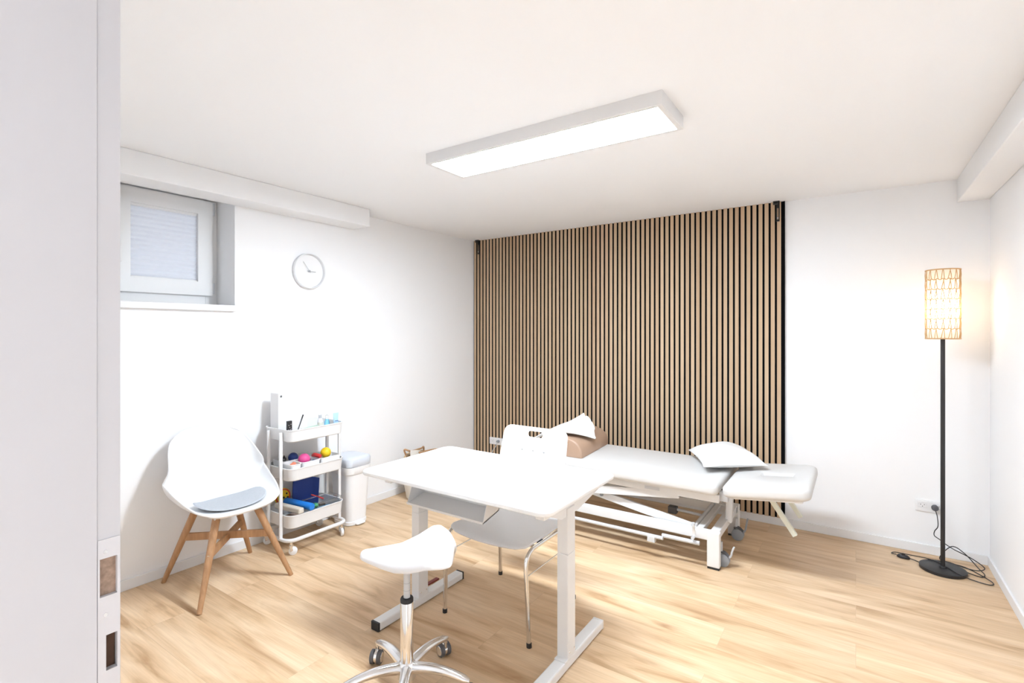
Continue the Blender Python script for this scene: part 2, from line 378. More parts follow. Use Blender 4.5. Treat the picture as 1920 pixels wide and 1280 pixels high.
# the jamb is built around the two strike openings
LA = (1.157, 1.197)   # latch opening (z)
LB = (1.066, 1.112)
def jamb():
    bm = bmn()
    box(bm, JX - .03, JX, -.02, .214, 0, HZ)                        # deep lining
    a, b = .2155, YF                                                  # rebate strip holding the plate
    x0, x1 = JX - .03, JX - .0015
    zs = [0, 1.0685, 1.108, 1.1575, 1.2005, HZ]
    box(bm, x0, x1, .214, YF, 0, 1.0665); box(bm, x0, x1, .214, YF, 1.1085, 1.1545); box(bm, x0, x1, .214, YF, 1.1995, HZ)
    for za, zb in ((1.0665, 1.1085), (1.1545, 1.1995)): box(bm, x0, x1, YF - .0035, YF, za, zb); box(bm, x0, x1, .214, .216, za, zb)
    return bm
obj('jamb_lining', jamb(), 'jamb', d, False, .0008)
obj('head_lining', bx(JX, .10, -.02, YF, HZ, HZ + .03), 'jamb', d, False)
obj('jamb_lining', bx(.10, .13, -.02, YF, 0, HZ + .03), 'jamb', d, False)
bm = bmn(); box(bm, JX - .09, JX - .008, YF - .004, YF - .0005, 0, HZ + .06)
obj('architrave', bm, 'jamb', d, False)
sp = bmn()
box(sp, JX - .0015, JX - .0003, .2145, YF - .001, 1.035, 1.0665); box(sp, JX - .0015, JX - .0003, .2145, YF - .001, 1.1085, 1.1545)
box(sp, JX - .0015, JX - .0003, .2145, YF - .001, 1.1995, 1.222)
for za, zb in ((1.0665, 1.1085), (1.1545, 1.1995)): box(sp, JX - .0015, JX - .0003, YF - .0035, YF - .001, za, zb)
box(sp, JX - .0015, JX - .0003, .2145, .2165, 1.1545, 1.1995); box(sp, JX - .0015, JX - .0003, .2145, .2225, 1.0665, 1.1085)
s = obj('strike_plate', sp, 'strike', d, False, label='metal strike plate with two openings')
for z in (1.207, 1.133, 1.047):
    obj('screw', lt([(.0024, 0), (.0022, .0005)], (JX - .0003, .222, z), 12, 'x'), 'alu', s)
obj('latch_slot', bx(JX - .012, JX - .006, .216, YF - .0035, 1.1545, 1.1995), 'rawwood', d, False)
obj('bolt_slot', bx(JX - .014, JX - .008, .216, YF - .0035, 1.0665, 1.1085), 'darkwood', d, False)

# ------------------------------------------------------------------ slat wall
sw = thing('acoustic_slat_panel', 'oak slat wall panel on black felt behind the treatment couch', 'wall panel', (-1.93, YB, .06))
SX0, SX1 = XL + .001, -.4445
obj('felt_backing', bx(SX0, SX1, YB - .010, YB, .06, H), 'felt', sw, False)
bm = bmn(); p = .04236
for k in range(70):
    xc = -3.381 + (k - .5) * p
    a, b = max(SX0, xc - p * .325), xc + p * .325
    box(bm, a, b, YB - .022, YB - .010, .0605, H - .0005, 1)
bm.faces.ensure_lookup_table()
for k in range(70): bm.faces[k * 6 + 2].material_index = 0
obj('slats', bm, ('slat', 'felt'), sw, False)
obj('end_strip', bx(SX1 - .0005, SX1 + .003, YB - .022, YB, .06, H), 'felt', sw, False)
def bracket(x, label, flip):
    t = thing('panel_bracket', label, 'bracket', (x, YB - .03, 2.30), 'black brackets at the top of the slat wall')
    bm = bmn(); box(bm, x - .012, x - .006, YB - .034, YB - .024, 2.30, H - .004); box(bm, x + .006, x + .012, YB - .034, YB - .024, 2.30, H - .004)
    box(bm, x - .012, x + .012, YB - .034, YB - .024, 2.30, 2.312); box(bm, x - .012, x + .012, YB - .034, YB - .024, 2.40, H - .004)
    obj('slotted_arm', bm, 'blackm', t, False, .001)
    bm = bmn(); box(bm, x - .03, x + .014, YB - .055, YB - .022, H - .008, H); tube(bm, [(x, YB - .045, H - .018), (x - .03 * flip, YB - .045, H - .018)], .008, 10)
    obj('mounting_plate', bm, 'blackm', t, True)
    obj('screw', lt([(.005, 0), (.004, -.003)], (x, YB - .034, 2.325), 12, 'y'), 'lgrey', t)
bracket(-3.35, 'black slotted bracket at the top left end of the slat wall', 1)
bracket(-.487, 'black slotted bracket at the top right end of the slat wall', 1)

# ------------------------------------------------------------------ ceiling light
cl = thing('ceiling_light', 'long white rectangular LED ceiling light, switched on', 'ceiling light', (-1.305, 2.19, H))
bm = bmn(); x0, x1, y0, y1 = -1.962, -.65, 2.035, 2.348
loft(bm, [rr(-1.306, 2.1915, z, a, b, .004, 2) for z, a, b in ((H, .656, .1565), (H - .058, .656, .1565), (H - .06, .654, .1545), (H - .06, .632, .137), (H - .055, .631, .136))])
obj('housing', bm, 'whitem', cl, True)
obj('diffuser', bx(-1.306 - .631, -1.306 + .631, 2.1915 - .136, 2.1915 + .136, H - .0562, H - .0552), 'led', cl, False)

# ------------------------------------------------------------------ clock
ck = thing('wall_clock', 'round white wall clock with thin pale rim on the left wall', 'clock', (XL, 2.29, 1.925))
R = .133
obj('rim', lt([(R - .012, 0), (R - .004, 0), (R, .006), (R, .030), (R - .003, .034), (R - .007, .034), (R - .009, .03), (R - .009, .006)], (XL, 2.29, 1.925), 64, 'x', cap=False), 'clockrim', ck)
fc = obj('clock_face', lt([(R - .01, .0), (R - .01, .01)], (XL, 2.29, 1.925), 64, 'x'), 'plastic', ck)
def hand(nm, ang, ln, wd, x):
    a = math.radians(ang); v = Vector((0, math.sin(a), math.cos(a))); c = Vector((XL + x, 2.29, 1.925))
    obj(nm, tb([c - v * .015, c + v * ln], wd, 8), 'lgrey', ck)
hand('hour_hand', 92, .055, .0030, .017); hand('minute_hand', -38, .085, .0022, .021)
obj('hub', lt([(.007, .01), (.007, .024), (.004, .026)], (XL, 2.29, 1.925), 16, 'x'), 'mgrey', ck)

# ------------------------------------------------------------------ shell chair with wooden legs
CX, CY = -3.085, 1.525
ch = thing('shell_chair', 'white moulded tub chair on splayed wooden legs with grey seat pad', 'chair', (CX, CY, 0))
nu, nv = 33, 41; G = []
def cr(tab, t):
    ks = [k for k, _ in tab]; i = max(0, min(len(ks) - 2, sum(1 for k in ks if k <= t) - 1)); t0, t1 = ks[i], ks[i + 1]; s_ = (t - t0) / (t1 - t0)
    V = lambda j: Vector((tab[j][1] if isinstance(tab[j][1], tuple) else (tab[j][1], 0)) + (0,) * (1 if True else 0))
    b, c = V(i), V(i + 1); m0 = (c - V(i - 1)) / (t1 - ks[i - 1]) if i > 0 else (c - b) / (t1 - t0); m1 = (V(i + 2) - b) / (ks[i + 2] - t0) if i + 2 < len(ks) else (c - b) / (t1 - t0)
    h = t1 - t0; r = b * (2 * s_ ** 3 - 3 * s_ ** 2 + 1) + m0 * h * (s_ ** 3 - 2 * s_ ** 2 + s_) + c * (3 * s_ ** 2 - 2 * s_ ** 3) + m1 * h * (s_ ** 3 - s_ ** 2)
    return (r.x, r.y) if isinstance(tab[0][1], tuple) else r.x
prof = [(0, (.205, .435)), (.05, (.215, .448)), (.12, (.19, .452)), (.30, (.06, .440)), (.42, (-.06, .440)), (.52, (-.145, .462)), (.62, (-.195, .53)), (.75, (-.225, .64)), (.90, (-.262, .785)), (1, (-.29, .88))]
wid = [(0, .165), (.05, .195), (.15, .235), (.32, .27), (.5, .292), (.62, .285), (.75, .264), (.88, .238), (.95, .212), (.985, .18), (1, .15)]
sid = [(0, .012), (.15, .04), (.32, .10), (.48, .155), (.6, .12), (.75, .04), (.9, -.01), (1, -.035)]   # lift of the sides
fwd = [(0, -.035), (.1, -.02), (.3, 0), (.5, .02), (.62, .09), (.75, .12), (.9, .07), (1, .03)]
for i in range(nv):
    v = i / (nv - 1); (x, z), w_, s_, f_ = cr(prof, v), cr(wid, v), cr(sid, v), cr(fwd, v); row = []
    for j in range(nu):
        u = -1 + 2 * j / (nu - 1); q = abs(u) ** 2.3
        row.append((CX + x + f_ * q, CY + w_ * math.sin(u * PI / 2 * .92) / math.sin(PI / 2 * .92), z + s_ * q))
    G.append(row)
bm = bmn(); thick(bm, G, .009)
so = obj('seat_shell', bm, 'plastic', ch, True, ang=60)
md = so.modifiers.new('sub', 'SUBSURF'); md.levels = 1; md.render_levels = 2
FEET = [(-3.348, 1.292), (-2.815, 1.25), (-2.815, 1.768), (-3.329, 1.795)]
TOPS = []
for fx, fy in FEET:
    tx, ty = CX + (.115 if fx > CX else -.13), CY + (.115 if fy > CY else -.115); TOPS.append((tx, ty))
    obj('leg', tb([(fx, fy, 0), (lerp(fx, tx, .5), lerp(fy, ty, .5), .21), (tx, ty, .42)], [.0125, .0185, .021], 14), 'wood', ch)
def at(i, z): t = z / .42; return Vector((lerp(FEET[i][0], TOPS[i][0], t), lerp(FEET[i][1], TOPS[i][1], t), z))
for a, b, z in ((0, 2, .262), (1, 3, .25)):
    o_ = obj('crossbar', tb([at(a, z), at(b, z)], 0, sq=(.018, .042)), 'wood', ch, False, .002)
for i, z in ((1, .25), (0, .262), (2, .262), (3, .25)):
    c = at(i, z); v = (c - Vector((CX, CY, z))).normalized(); c = c + v * .014
    obj('bolt', tb([c, c + v * .006], .007, 10), 'chrome', ch)
obj('seat_mount', bx(CX - .15, CX + .135, CY - .135, CY + .135, .413, .428), 'plastic', ch, False, .004)
# pad
bm = bmn(); rings = []
def padring(s, dz):
    o = []
    for k in range(36):
        a = k / 36 * 2 * PI; r = .178 * (1 - .06 * math.cos(2 * a)) * s
        x, y = CX + .045 + r * math.cos(a) * .86, CY + r * math.sin(a) * 1.05
        q = (abs(y - CY) / .25) ** 2.3
        # follow the seat
        xr = x - CX; zb = interp([(-.2, .50), (-.145, .470), (-.06, .447), (.06, .447), (.19, .459), (.25, .46)], xr) + .09 * q * (1 - max(0, xr) / .3)
        o.append((x, y, zb + dz))
    return o
loft(bm, [padring(.2, .004), padring(.6, .004), padring(.97, .004), padring(1, .007), padring(.97, .013), padring(.6, .015), padring(.2, .015)])
tag(obj('seat_pad', bm, 'pad', loc=(CX, CY, .45)), 'round grey felt seat pad lying on the white tub chair', 'seat pad')

# ------------------------------------------------------------------ trolley
tx0, tx1, ty0, ty1 = -3.37, -3.055, 1.91, 2.34
tr = thing('trolley', 'white three-tier metal trolley on casters against the left wall', 'trolley', ((tx0 + tx1) / 2, (ty0 + ty1) / 2, 0))
for z0, z1 in ((.735, .818), (.478, .562), (.165, .254)):
    bm = bmn(); tray(bm, tx0, tx1, ty0, ty1, z0, z1, .05); obj('basket', bm, 'whitem', tr)
for y in (ty0 - .014, ty1 + .014):
    for x in (-3.285, -3.14):
        obj('post', tb([(x, y, .09), (x, y, .80)], 0, sq=(.014, .022)), 'whitem', tr, False, .003)
pts = [(x, y, .096) for x, y, _ in rr((tx0 + tx1) / 2, (ty0 + ty1) / 2, 0, (tx1 - tx0) / 2 + .004, (ty1 - ty0) / 2 + .014, .06, 6)]
obj('base_rail', tb(pts, .0125, 10, closed=True), 'whitem', tr)
def small_caster(x, y, ang, parent):
    c = obj('caster', tb([(x, y, .058), (x, y, .088)], .009, 10), 'chrome', parent)
    dx, dy = math.cos(ang), math.sin(ang); nx, ny = -dy, dx
    bm = bmn()
    for s_ in (-1, 1):
        tube(bm, [(x + nx * .011 * s_, y + ny * .011 * s_, .064), (x + nx * .011 * s_ + dx * .008, y + ny * .011 * s_ + dy * .008, .03)], 0, sq=(.004, .022))
    tube(bm, [(x - nx * .012, y - ny * .012, .06), (x + nx * .012, y + ny * .012, .06)], 0, sq=(.02, .008))
    obj('fork', bm, 'chrome', c, False)
    cx, cy = x + dx * .012, y + dy * .012
    obj('wheel', tb([(cx - nx * .009, cy - ny * .009, .027), (cx - nx * .007, cy - ny * .007, .027), (cx + nx * .007, cy + ny * .007, .027), (cx + nx * .009, cy + ny * .009, .027)], [.024, .027, .027, .024], 20), 'plastic', c)
for x, y, a in ((-3.068, 1.925, .9), (-3.07, 2.32, -.4), (-3.365, 1.92, 1.2), (-3.365, 2.33, .5)):
    small_caster(x, y, a, tr)

# on the top tier
Z1 = .7395
bm = bmn()   # magazine file with a slanted cut
x0, x1, y0, y1 = -3.345, -3.25, 1.945, 2.165
t_ = .003; prof2 = [(y0, Z1), (y1, Z1), (y1, Z1 + .10), (y0 + .055, Z1 + .30), (y0, Z1 + .305)]
for x in (x0, x1 - t_):
    loft(bm, [[(x, y, z) for y, z in prof2], [(x + t_, y, z) for y, z in prof2]])
box(bm, x0 + t_, x1 - t_, y0, y0 + t_, Z1, Z1 + .305); box(bm, x0 + t_, x1 - t_, y1 - t_, y1, Z1, Z1 + .10); box(bm, x0 + t_, x1 - t_, y0, y1, Z1, Z1 + t_)
mf = thing('magazine_file', 'tall white slant-cut magazine file on the top tier of the trolley', 'magazine file', (x0, y0, Z1))
obj('file_body', bm, 'paper', mf, False)
bm = bmn(); box(bm, x0 + .02, x0 + .023, y0 + .005, y0 + .20, Z1 + t_, Z1 + .14); box(bm, x0 + .05, x0 + .053, y0 + .005, y0 + .20, Z1 + t_, Z1 + .12)
obj('papers', bm, 'paper', mf, False)
obj('grommet', lt([(.008, 0), (.008, .002), (.005, .002), (.005, 0)], (x1, y0 + .02, Z1 + .285), 16, 'x'), 'mgrey', mf)
x, y = -3.15, 1.962
bm = bmn(); box(bm, x - .008, x + .008, y - .016, y + .018, Z1, Z1 + .128)
pb = obj('small_block', bm, 'blackm', loc=(x, y, Z1), smooth=False, bevel=.002); tag(pb, 'small black upright block with white dots on the top tier', 'block')
bm = bmn()
for dy, dz in ((-.007, .10), (.009, .105), (0, .085), (-.009, .07), (.003, .07), (.010, .071), (.001, .052)):
    lathe(bm, [(.0022, 0), (.0022, .0006)], (x + .008, y + dy, Z1 + dz), 8, 'x')
obj('white_dots', bm, 'paper', pb)
hold = obj('pen_cup', lt([(.022, 0), (.024, .055), (.022, .055), (.020, .003)], (-3.15, 2.012, Z1), 20), 'dgrey', loc=(-3.15, 2.012, Z1)); tag(hold, 'short dark cup holding pens on the top tier', 'cup')
for k, (dx, dy, h, m_, nm) in enumerate(((0, .05, .15, 'blackm', 'thick black pen leaning furthest right from the dark cup'), (.004, .035, .13, 'lgrey', 'thin silver pen leaning beside the black pen'))):
    a = Vector((-3.15 + dx, 2.005 - k * .006, Z1 + .006)); b = a + Vector((dx, dy + .012, h))
    tag(obj('pen', tb([a, b], .0045 if k == 0 else .0025, 8), m_, loc=a), nm, 'pen')
bm = bmn(); slab(bm, -3.20, -3.11, 2.08, 2.19, Z1, Z1 + .055, .006, .003)
tag(obj('paper_box', bm, 'paper', loc=(-3.15, 2.13, Z1)), 'low white paper box in the middle of the top tier', 'box')
tag(obj('marker', tb([(-3.135, 2.06, Z1 + .0585), (-3.14, 2.10, Z1 + .0625), (-3.155, 2.185, Z1 + .0625)], .006, 8), 'sage', loc=(-3.14, 2.1, Z1 + .06)), 'sage green marker lying across the low white box', 'marker')
bm = bmn(); slab(bm, -3.10, -3.072, 1.975, 2.07, Z1, Z1 + .062, .004, .002)
tag(obj('card_pack', bm, 'orange', loc=(-3.09, 2.02, Z1)), 'coral and white pack of cards at the front of the top tier', 'card pack')
bm = bmn(); lathe(bm, [(.017, 0), (.018, .004), (.018, .085), (.012, .10), (.009, .105)], (-3.20, 2.235, Z1), 20)
bt = obj('lotion_bottle', bm, 'plastic', loc=(-3.20, 2.235, Z1)); tag(bt, 'white lotion bottle with pale green label on the top tier', 'bottle')
obj('bottle_label', lt([(.0183, .02), (.0183, .075)], (-3.20, 2.235, Z1), 20, cap=False), 'cream', bt)
obj('bottle_cap', lt([(.010, .104), (.011, .106), (.011, .128), (.009, .13)], (-3.20, 2.235, Z1), 16), 'lgrey', bt)
bt = obj('gel_bottle', lt([(.018, 0), (.02, .004), (.02, .07), (.010, .092)], (-3.19, 2.285, Z1), 20), 'cyan', loc=(-3.19, 2.285, Z1)); tag(bt, 'clear bright blue gel bottle beside the lotion bottle', 'bottle')
obj('bottle_cap', lt([(.009, .091), (.010, .093), (.010, .118), (.008, .12)], (-3.19, 2.285, Z1), 16), 'clear', bt)
# tube standing on its cap
bm = bmn(); c = (-3.115, 2.305); rings = []
for t in range(9):
    s_ = t / 8; z = Z1 + .03 + s_ * .11; a = lerp(.016, .001, s_); b = lerp(.016, .024, s_)
    rings.append([(c[0] + a * math.cos(k / 20 * 2 * PI), c[1] + b * math.sin(k / 20 * 2 * PI), z) for k in range(20)])
loft(bm, rings)
tbm = obj('cream_tube', bm, 'pale', loc=(c[0], c[1], Z1)); tag(tbm, 'pale blue cream tube standing on its white cap', 'tube')
obj('tube_cap', lt([(.015, 0), (.017, .002), (.017, .03), (.014, .032)], (c[0], c[1], Z1), 20), 'plastic', tbm)
obj('tube_print', bx(c[0] + .0085, c[0] + .0098, c[1] - .014, c[1] + .012, Z1 + .082, Z1 + .086), 'dblue', tbm, False)

# middle tier: three small white bins with balls
Z2 = .4825
def bin_(x0, x1, y0, y1, label):
    bm = bmn(); tray(bm, x0, x1, y0, y1, Z2, Z2 + .105, .018, .0025, .006, .003)
    tag(obj('storage_bin', bm, 'plastic', loc=((x0 + x1) / 2, (y0 + y1) / 2, Z2)), label, 'bin', 'small white bins on the middle tier')
bin_(-3.185, -3.068, 1.93, 2.005, 'shallow white bin with salmon balls, nearest the left post')
bin_(-3.335, -3.195, 1.95, 2.19, 'long white bin behind holding dark cords on the middle tier')
bin_(-3.185, -3.068, 2.011, 2.148, 'white bin under the pink ball on the middle tier')
bin_(-3.185, -3.068, 2.155, 2.315, 'white bin under the yellow ball on the middle tier')
def b_(x, y, z, r, m_, label, nm='ball', grp='exercise balls on the middle tier'):
    bm = bmn(); ball(bm, (x, y, z), r); o = obj(nm, bm, m_, loc=(x, y, z - r)); tag(o, label, 'ball', grp); return o
b_(-3.25, 2.055, .590, .033, 'dblue', 'navy blue ball left of the pink ball')
b_(-3.13, 2.061, .592, .039, 'pink', 'shiny pink ball on the middle tier')
b_(-3.105, 2.118, .560, .022, 'dblue', 'small navy ball low in the bin beside the pink ball')
b_(-3.125, 2.228, .607, .036, 'yellow', 'yellow ball on top at the right of the middle tier')
b_(-3.143, 2.238, .540, .029, 'mgrey', 'slate grey ball under the yellow ball')
b_(-3.100, 1.9505, .575, .0165, 'orange', 'left of the two small salmon balls')
b_(-3.125, 1.980, .575, .0165, 'orange', 'right of the two small salmon balls')
bm = bmn(); ball(bm, (-3.12, 1.965, .535), .020); tag(obj('ball', bm, 'orange', loc=(-3.12, 1.965, .51)), 'small salmon ball at the bottom of the left bin', 'ball', 'exercise balls on the middle tier')
bm = bmn(); ball(bm, (-3.165, 1.965, .530), .0155); tag(obj('ball', bm, 'orange', loc=(-3.165, 1.965, .51)), 'small salmon ball at the bottom of the left bin', 'ball', 'exercise balls on the middle tier')
bm = bmn(); tube(bm, smoothp([(-3.25, 1.975, .57), (-3.24, 1.97, .60), (-3.27, 2.0, .605), (-3.30, 2.01, .59), (-3.23, 1.985, .60), (-3.22, 1.97, .585), (-3.28, 1.98, .58)], 5), .006, 8)
tag(obj('exercise_band', bm, 'rubber', loc=(-3.25, 2.0, .49)), 'tangled black exercise band at the left of the middle tier', 'band')
bm = bmn(); rr_ = [(-3.18, 2.165, .590), (-3.15, 2.155, .602), (-3.11, 2.15, .603), (-3.08, 2.16, .598)]
tube(bm, smoothp(rr_, 4), [.006] + [.014] * 11 + [.006], 10)
tag(obj('massage_grip', bm, 'red', loc=(-3.14, 2.19, .565)), 'red plastic grip between the pink and yellow balls', 'grip')

# bottom tier
Z3 = .1695
bm = bmn(); tray(bm, -3.22, -3.070, 2.10, 2.322, Z3, Z3 + .115, .012, .0025, .006, .003)
tag(obj('clear_box', bm, 'clear', loc=(-3.13, 2.2, Z3)), 'clear plastic box at the right of the bottom tier', 'box')
G = []
for i in range(13):
    v = i / 12; G.append([(-3.315 + .02 * math.sin(u * PI) - .012 * v, lerp(2.095, 2.30, u) + .02 * (v - .5), Z3 + .02 + .235 * v - .05 * u * v + .012 * math.sin(u * PI)) for u in [k / 12 for k in range(13)]])
bm = bmn(); thick(bm, G, .018)
tag(obj('foam_pad', bm, 'blue', loc=(-3.31, 2.2, Z3 + .02)), 'royal blue bent foam pad standing in the bottom tier', 'foam pad')
yc, zc = 2.035, Z3 + .135
bm = bmn(); lathe(bm, [(.052, 0), (.058, .003), (.058, .009), (.052, .012)], (-3.352, yc, zc), 32, 'x')
yd = obj('toy_disc', bm, 'yellow', loc=(-3.345, yc, zc - .058)); tag(yd, 'yellow round toy disc with black dots and red rim at the bottom tier', 'toy disc')
for dy, dz in ((.005, -.008), (.027, .016), (.035, -.012)): obj('black_dot', lt([(.007, 0), (.006, .002)], (-3.340, yc + dy, zc + dz), 12, 'x'), 'rubber', yd)
obj('red_rim', tb([(-3.339, yc + .050 * math.cos(a), zc + .050 * math.sin(a)) for a in [k / 40 * 2 * PI for k in range(40)]], .004, 8, closed=True), 'red', yd)
a, b = Vector((-3.31, 2.035, .2795)), Vector((-3.048, 2.068, .2795))
fr = obj('foam_roller', tb([a, a + (b - a) * .02, a + (b - a) * .98, b], [.021, .024, .024, .021], 24), 'sky', loc=a); tag(fr, 'bright blue foam roller lying across the bottom tier', 'roller')
a, b = Vector((-3.30, 1.965, .274)), Vector((-3.050, 1.990, .274))
bm = tb([a, b], 0, sq=(.042, .036)); tag(obj('foam_block', bm, 'beige', loc=a, smooth=False, bevel=.008), 'beige foam block under the blue roller on the bottom tier', 'foam block')
bm = bmn(); slab(bm, -3.20, -3.09, 1.93, 2.07, Z3, Z3 + .055, .01, .006); tag(obj('folded_mat', bm, 'rawwood', loc=(-3.13, 1.96, Z3)), 'brown textured mat folded at the front of the bottom tier', 'mat')
bm = bmn(); ball(bm, (-3.10, 2.130, .262), .014)
for k in range(40):
    a = k * 2.4; zz = 1 - 2 * (k + .5) / 40; rr0 = math.sqrt(1 - zz * zz); v = Vector((rr0 * math.cos(a), rr0 * math.sin(a), zz)); c = Vector((-3.10, 2.130, .262))
    tube(bm, [c + v * .013, c + v * .019], [.0028, .001], 6)
tag(obj('spiky_ball', bm, 'green', loc=(-3.10, 2.130, .243)), 'small green spiky massage ball beside the blue roller end', 'ball')
tag(obj('elastic_strap', tb([(-3.18, 2.14, .25), (-3.12, 2.18, .252), (-3.115, 2.21, .25)], 0, sq=(.03, .012)), 'rubber', loc=(-3.15, 2.16, .25), smooth=False), 'black strap lying in the clear box', 'strap')
bm = bmn(); slab(bm, -3.175, -3.085, 2.13, 2.29, Z3 + .004, Z3 + .045, .006, .003); tag(obj('cold_pack', bm, 'cyan', loc=(-3.13, 2.21, Z3)), 'light blue pack at the bottom of the clear box', 'cold pack')
tag(obj('red_rod', tb([(-3.24, 2.19, .295), (-3.22, 2.235, .272), (-3.21, 2.27, .25)], .005, 8), 'red', loc=(-3.22, 2.23, .25)), 'thin red rod behind the clear box', 'rod')

# ------------------------------------------------------------------ pedal bin
bx_, by_ = -3.24, 2.53
pb = thing('pedal_bin', 'tall white waste bin with blue-grey lid beside the trolley', 'waste bin', (bx_, by_, 0))
bm = bmn(); loft(bm, [rr(bx_, by_, z, a, b, .05, 6) for z, a, b in ((0, .10, .088), (.006, .105, .093), (.03, .105, .094), (.034, .102, .091), (.42, .122, .108), (.425, .127, .112), (.44, .128, .113), (.445, .12, .106))])
obj('bin_body', bm, 'plastic', pb)
bm = bmn(); loft(bm, [rr(bx_, by_, z, a, b, .055, 6) for z, a, b in ((.446, .127, .112), (.45, .131, .116), (.50, .131, .116), (.512, .124, .109), (.518, .095, .08), (.519, .06, .05))])
obj('bin_lid', bm, 'lid', pb, ang=50)
bm = bmn(); loft(bm, [rr(bx_, by_, z, a, b, .055, 6) for z, a, b in ((.385, .1215, .1075), (.395, .129, .1145), (.425, .131, .1165), (.445, .132, .117), (.4455, .12, .105))], True, True)
obj('bin_liner', bm, 'paper', pb, label='translucent liner edge folded over the rim')
bm = bmn(); slab(bm, bx_ + .10, bx_ + .135, by_ - .04, by_ + .04, .008, .02, .01, .004); obj('pedal', bm, 'plastic', pb)

# ------------------------------------------------------------------ straw bag in the far corner
sx, sy = -3.19, 3.27
sb = thing('straw_bag', 'straw bag with tan handles on the floor against the left wall behind the desk', 'bag', (sx, sy, 0))
def el(z, a, b, dx=0): return [(sx + dx + a * math.cos(k / 36 * 2 * PI), sy + b * math.sin(k / 36 * 2 * PI), z + .02 * math.cos(4 * PI * k / 36) * (z > .3)) for k in range(36)]
bm = bmn(); loft(bm, [el(0, .10, .14), el(.02, .12, .16), el(.2, .14, .20), el(.36, .12, .19), el(.37, .12, .19), el(.365, .112, .182), el(.2, .13, .19), el(.03, .11, .15)])
obj('bag_body', bm, 'canvas', sb)
bm = bmn(); loft(bm, [el(.27, .132, .196), el(.36, .127, .196), el(.372, .127, .196), el(.372, .112, .182), el(.30, .115, .185)], False, False); obj('straw_band', bm, 'straw', sb)
for dx in (-.09, .10):
    obj('handle', tb(smoothp([(sx + dx, sy - .10, .35), (sx + dx, sy - .135, .43), (sx + dx * .6, sy - .09, .415), (sx + dx * .6, sy + .03, .415), (sx + dx, sy + .105, .41), (sx + dx, sy + .10, .35)], 5), .008, 8), 'tan', sb)
bm = bmn(); 
G = []
for i in range(9):
    v = i / 8; G.append([(sx + .0 + .07 * math.sin(u * PI * 2) * v, sy - .15 + .12 * u + .02 * math.sin(7 * u), .30 + .14 * v - .05 * u * v + .01 * math.sin(9 * u)) for u in [k / 12 for k in range(13)]])
thick(bm, G, .004); obj('lining', bm, 'canvas', sb, label='cream cloth lining standing out of the straw bag')

# ------------------------------------------------------------------ height adjustable desk
DX0, DX1, DY0, DY1, DZ = -2.11, -.992, 1.70, 2.39, .755
dk = thing('desk', 'white height-adjustable desk with rounded top in the middle of the room', 'desk', (-1.5, 2.0, 0))
bm = bmn(); slab(bm, DX0, DX1, DY0, DY1, DZ - .02, DZ, .05, .005, 8); obj('tabletop', bm, 'desk', dk)
for x, l in ((-1.948, 'left'), (-1.056, 'right')):
    f = obj('foot', bx(x - .027, x + .027, 1.675, 2.305, .004, .045), 'whitem', dk, False, .006)
    for y0, y1 in ((1.665, 1.677), (2.303, 2.315)):
        obj('end_cap', bx(x - .0265, x + .0265, y0, y1, .002, .0445), 'whitem' if l == 'right' and y0 > 2 else 'rubber', f, False, .002)
    for y in (1.70, 2.28): obj('foot_pad', bx(x - .02, x + .02, y - .02, y + .02, 0, .004), 'rubber', f, False)
    c = obj('column', bx(x - .027, x + .027, 1.94, 2.012, .045, .50), 'whitem', dk, False, .004)
    obj('inner_column', bx(x - .0262, x + .0262, 1.941, 2.011, .50, .70), 'whitem', c, False, .003)
    obj('base_flange', bx(x - .0272, x + .0272, 1.915, 2.035, .045, .049), 'whitem', c, False, .001)
    for y in (1.955, 1.997): obj('bolt', lt([(.004, 0), (.003, .003)], (x + .027, y, .075), 10, 'x'), 'alu', c)
    obj('side_bracket', bx(x - .022, x + .022, 1.75, 2.33, .705, .735), 'whitem', dk, False, .003)
    bm = bmn(); prof3 = [(1.80, .705), (2.28, .705), (2.05, .665), (1.90, .665)]
    loft(bm, [[(x - .02, y, z) for y, z in prof3], [(x - .016, y, z) for y, z in prof3]]); loft(bm, [[(x + .016, y, z) for y, z in prof3], [(x + .02, y, z) for y, z in prof3]])
    obj('bracket_gusset', bm, 'whitem', dk, False)
for y in (1.945, 1.993): obj('crossbeam', bx(-1.93, -1.075, y, y + .018, .695, .730), 'whitem', dk, False, .003)
# cable tray
bm = bmn(); T0, T1 = -1.865, -1.385
sec = [(1.925, .733), (1.925, .628), (1.80, .600), (1.795, .612), (1.799, .613), (1.803, .606), (1.922, .632), (1.921, .733)]
loft(bm, [[(T0, y, z) for y, z in sec], [(T1, y, z) for y, z in sec]])
ctr = obj('cable_tray', bm, 'lgrey' if False else 'whitem', dk, False)
for x in (T0, T1 - .002):
    bm = bmn(); pr = [(1.925, .733), (1.925, .628), (1.80, .600), (1.83, .68), (1.88, .733)]
    loft(bm, [[(x, y, z) for y, z in pr], [(x + .002, y, z) for y, z in pr]]); obj('tray_end', bm, 'whitem', ctr, False)
bm = bmn(); box(bm, -2.065, -2.040, 2.14, 2.23, .0, .008)
tag(obj('red_strip', bm, 'dred', loc=(-2.05, 2.18, 0), smooth=False, bevel=.002), 'small dark red strip on the floor behind the left desk foot', 'strip')  # flat dark red strip of unknown use

# ------------------------------------------------------------------ chrome leg chair
wc = thing('stacking_chair', 'white shell chair with chrome legs and handle hole, pushed under the desk', 'chair', (-1.53, 2.25, 0))
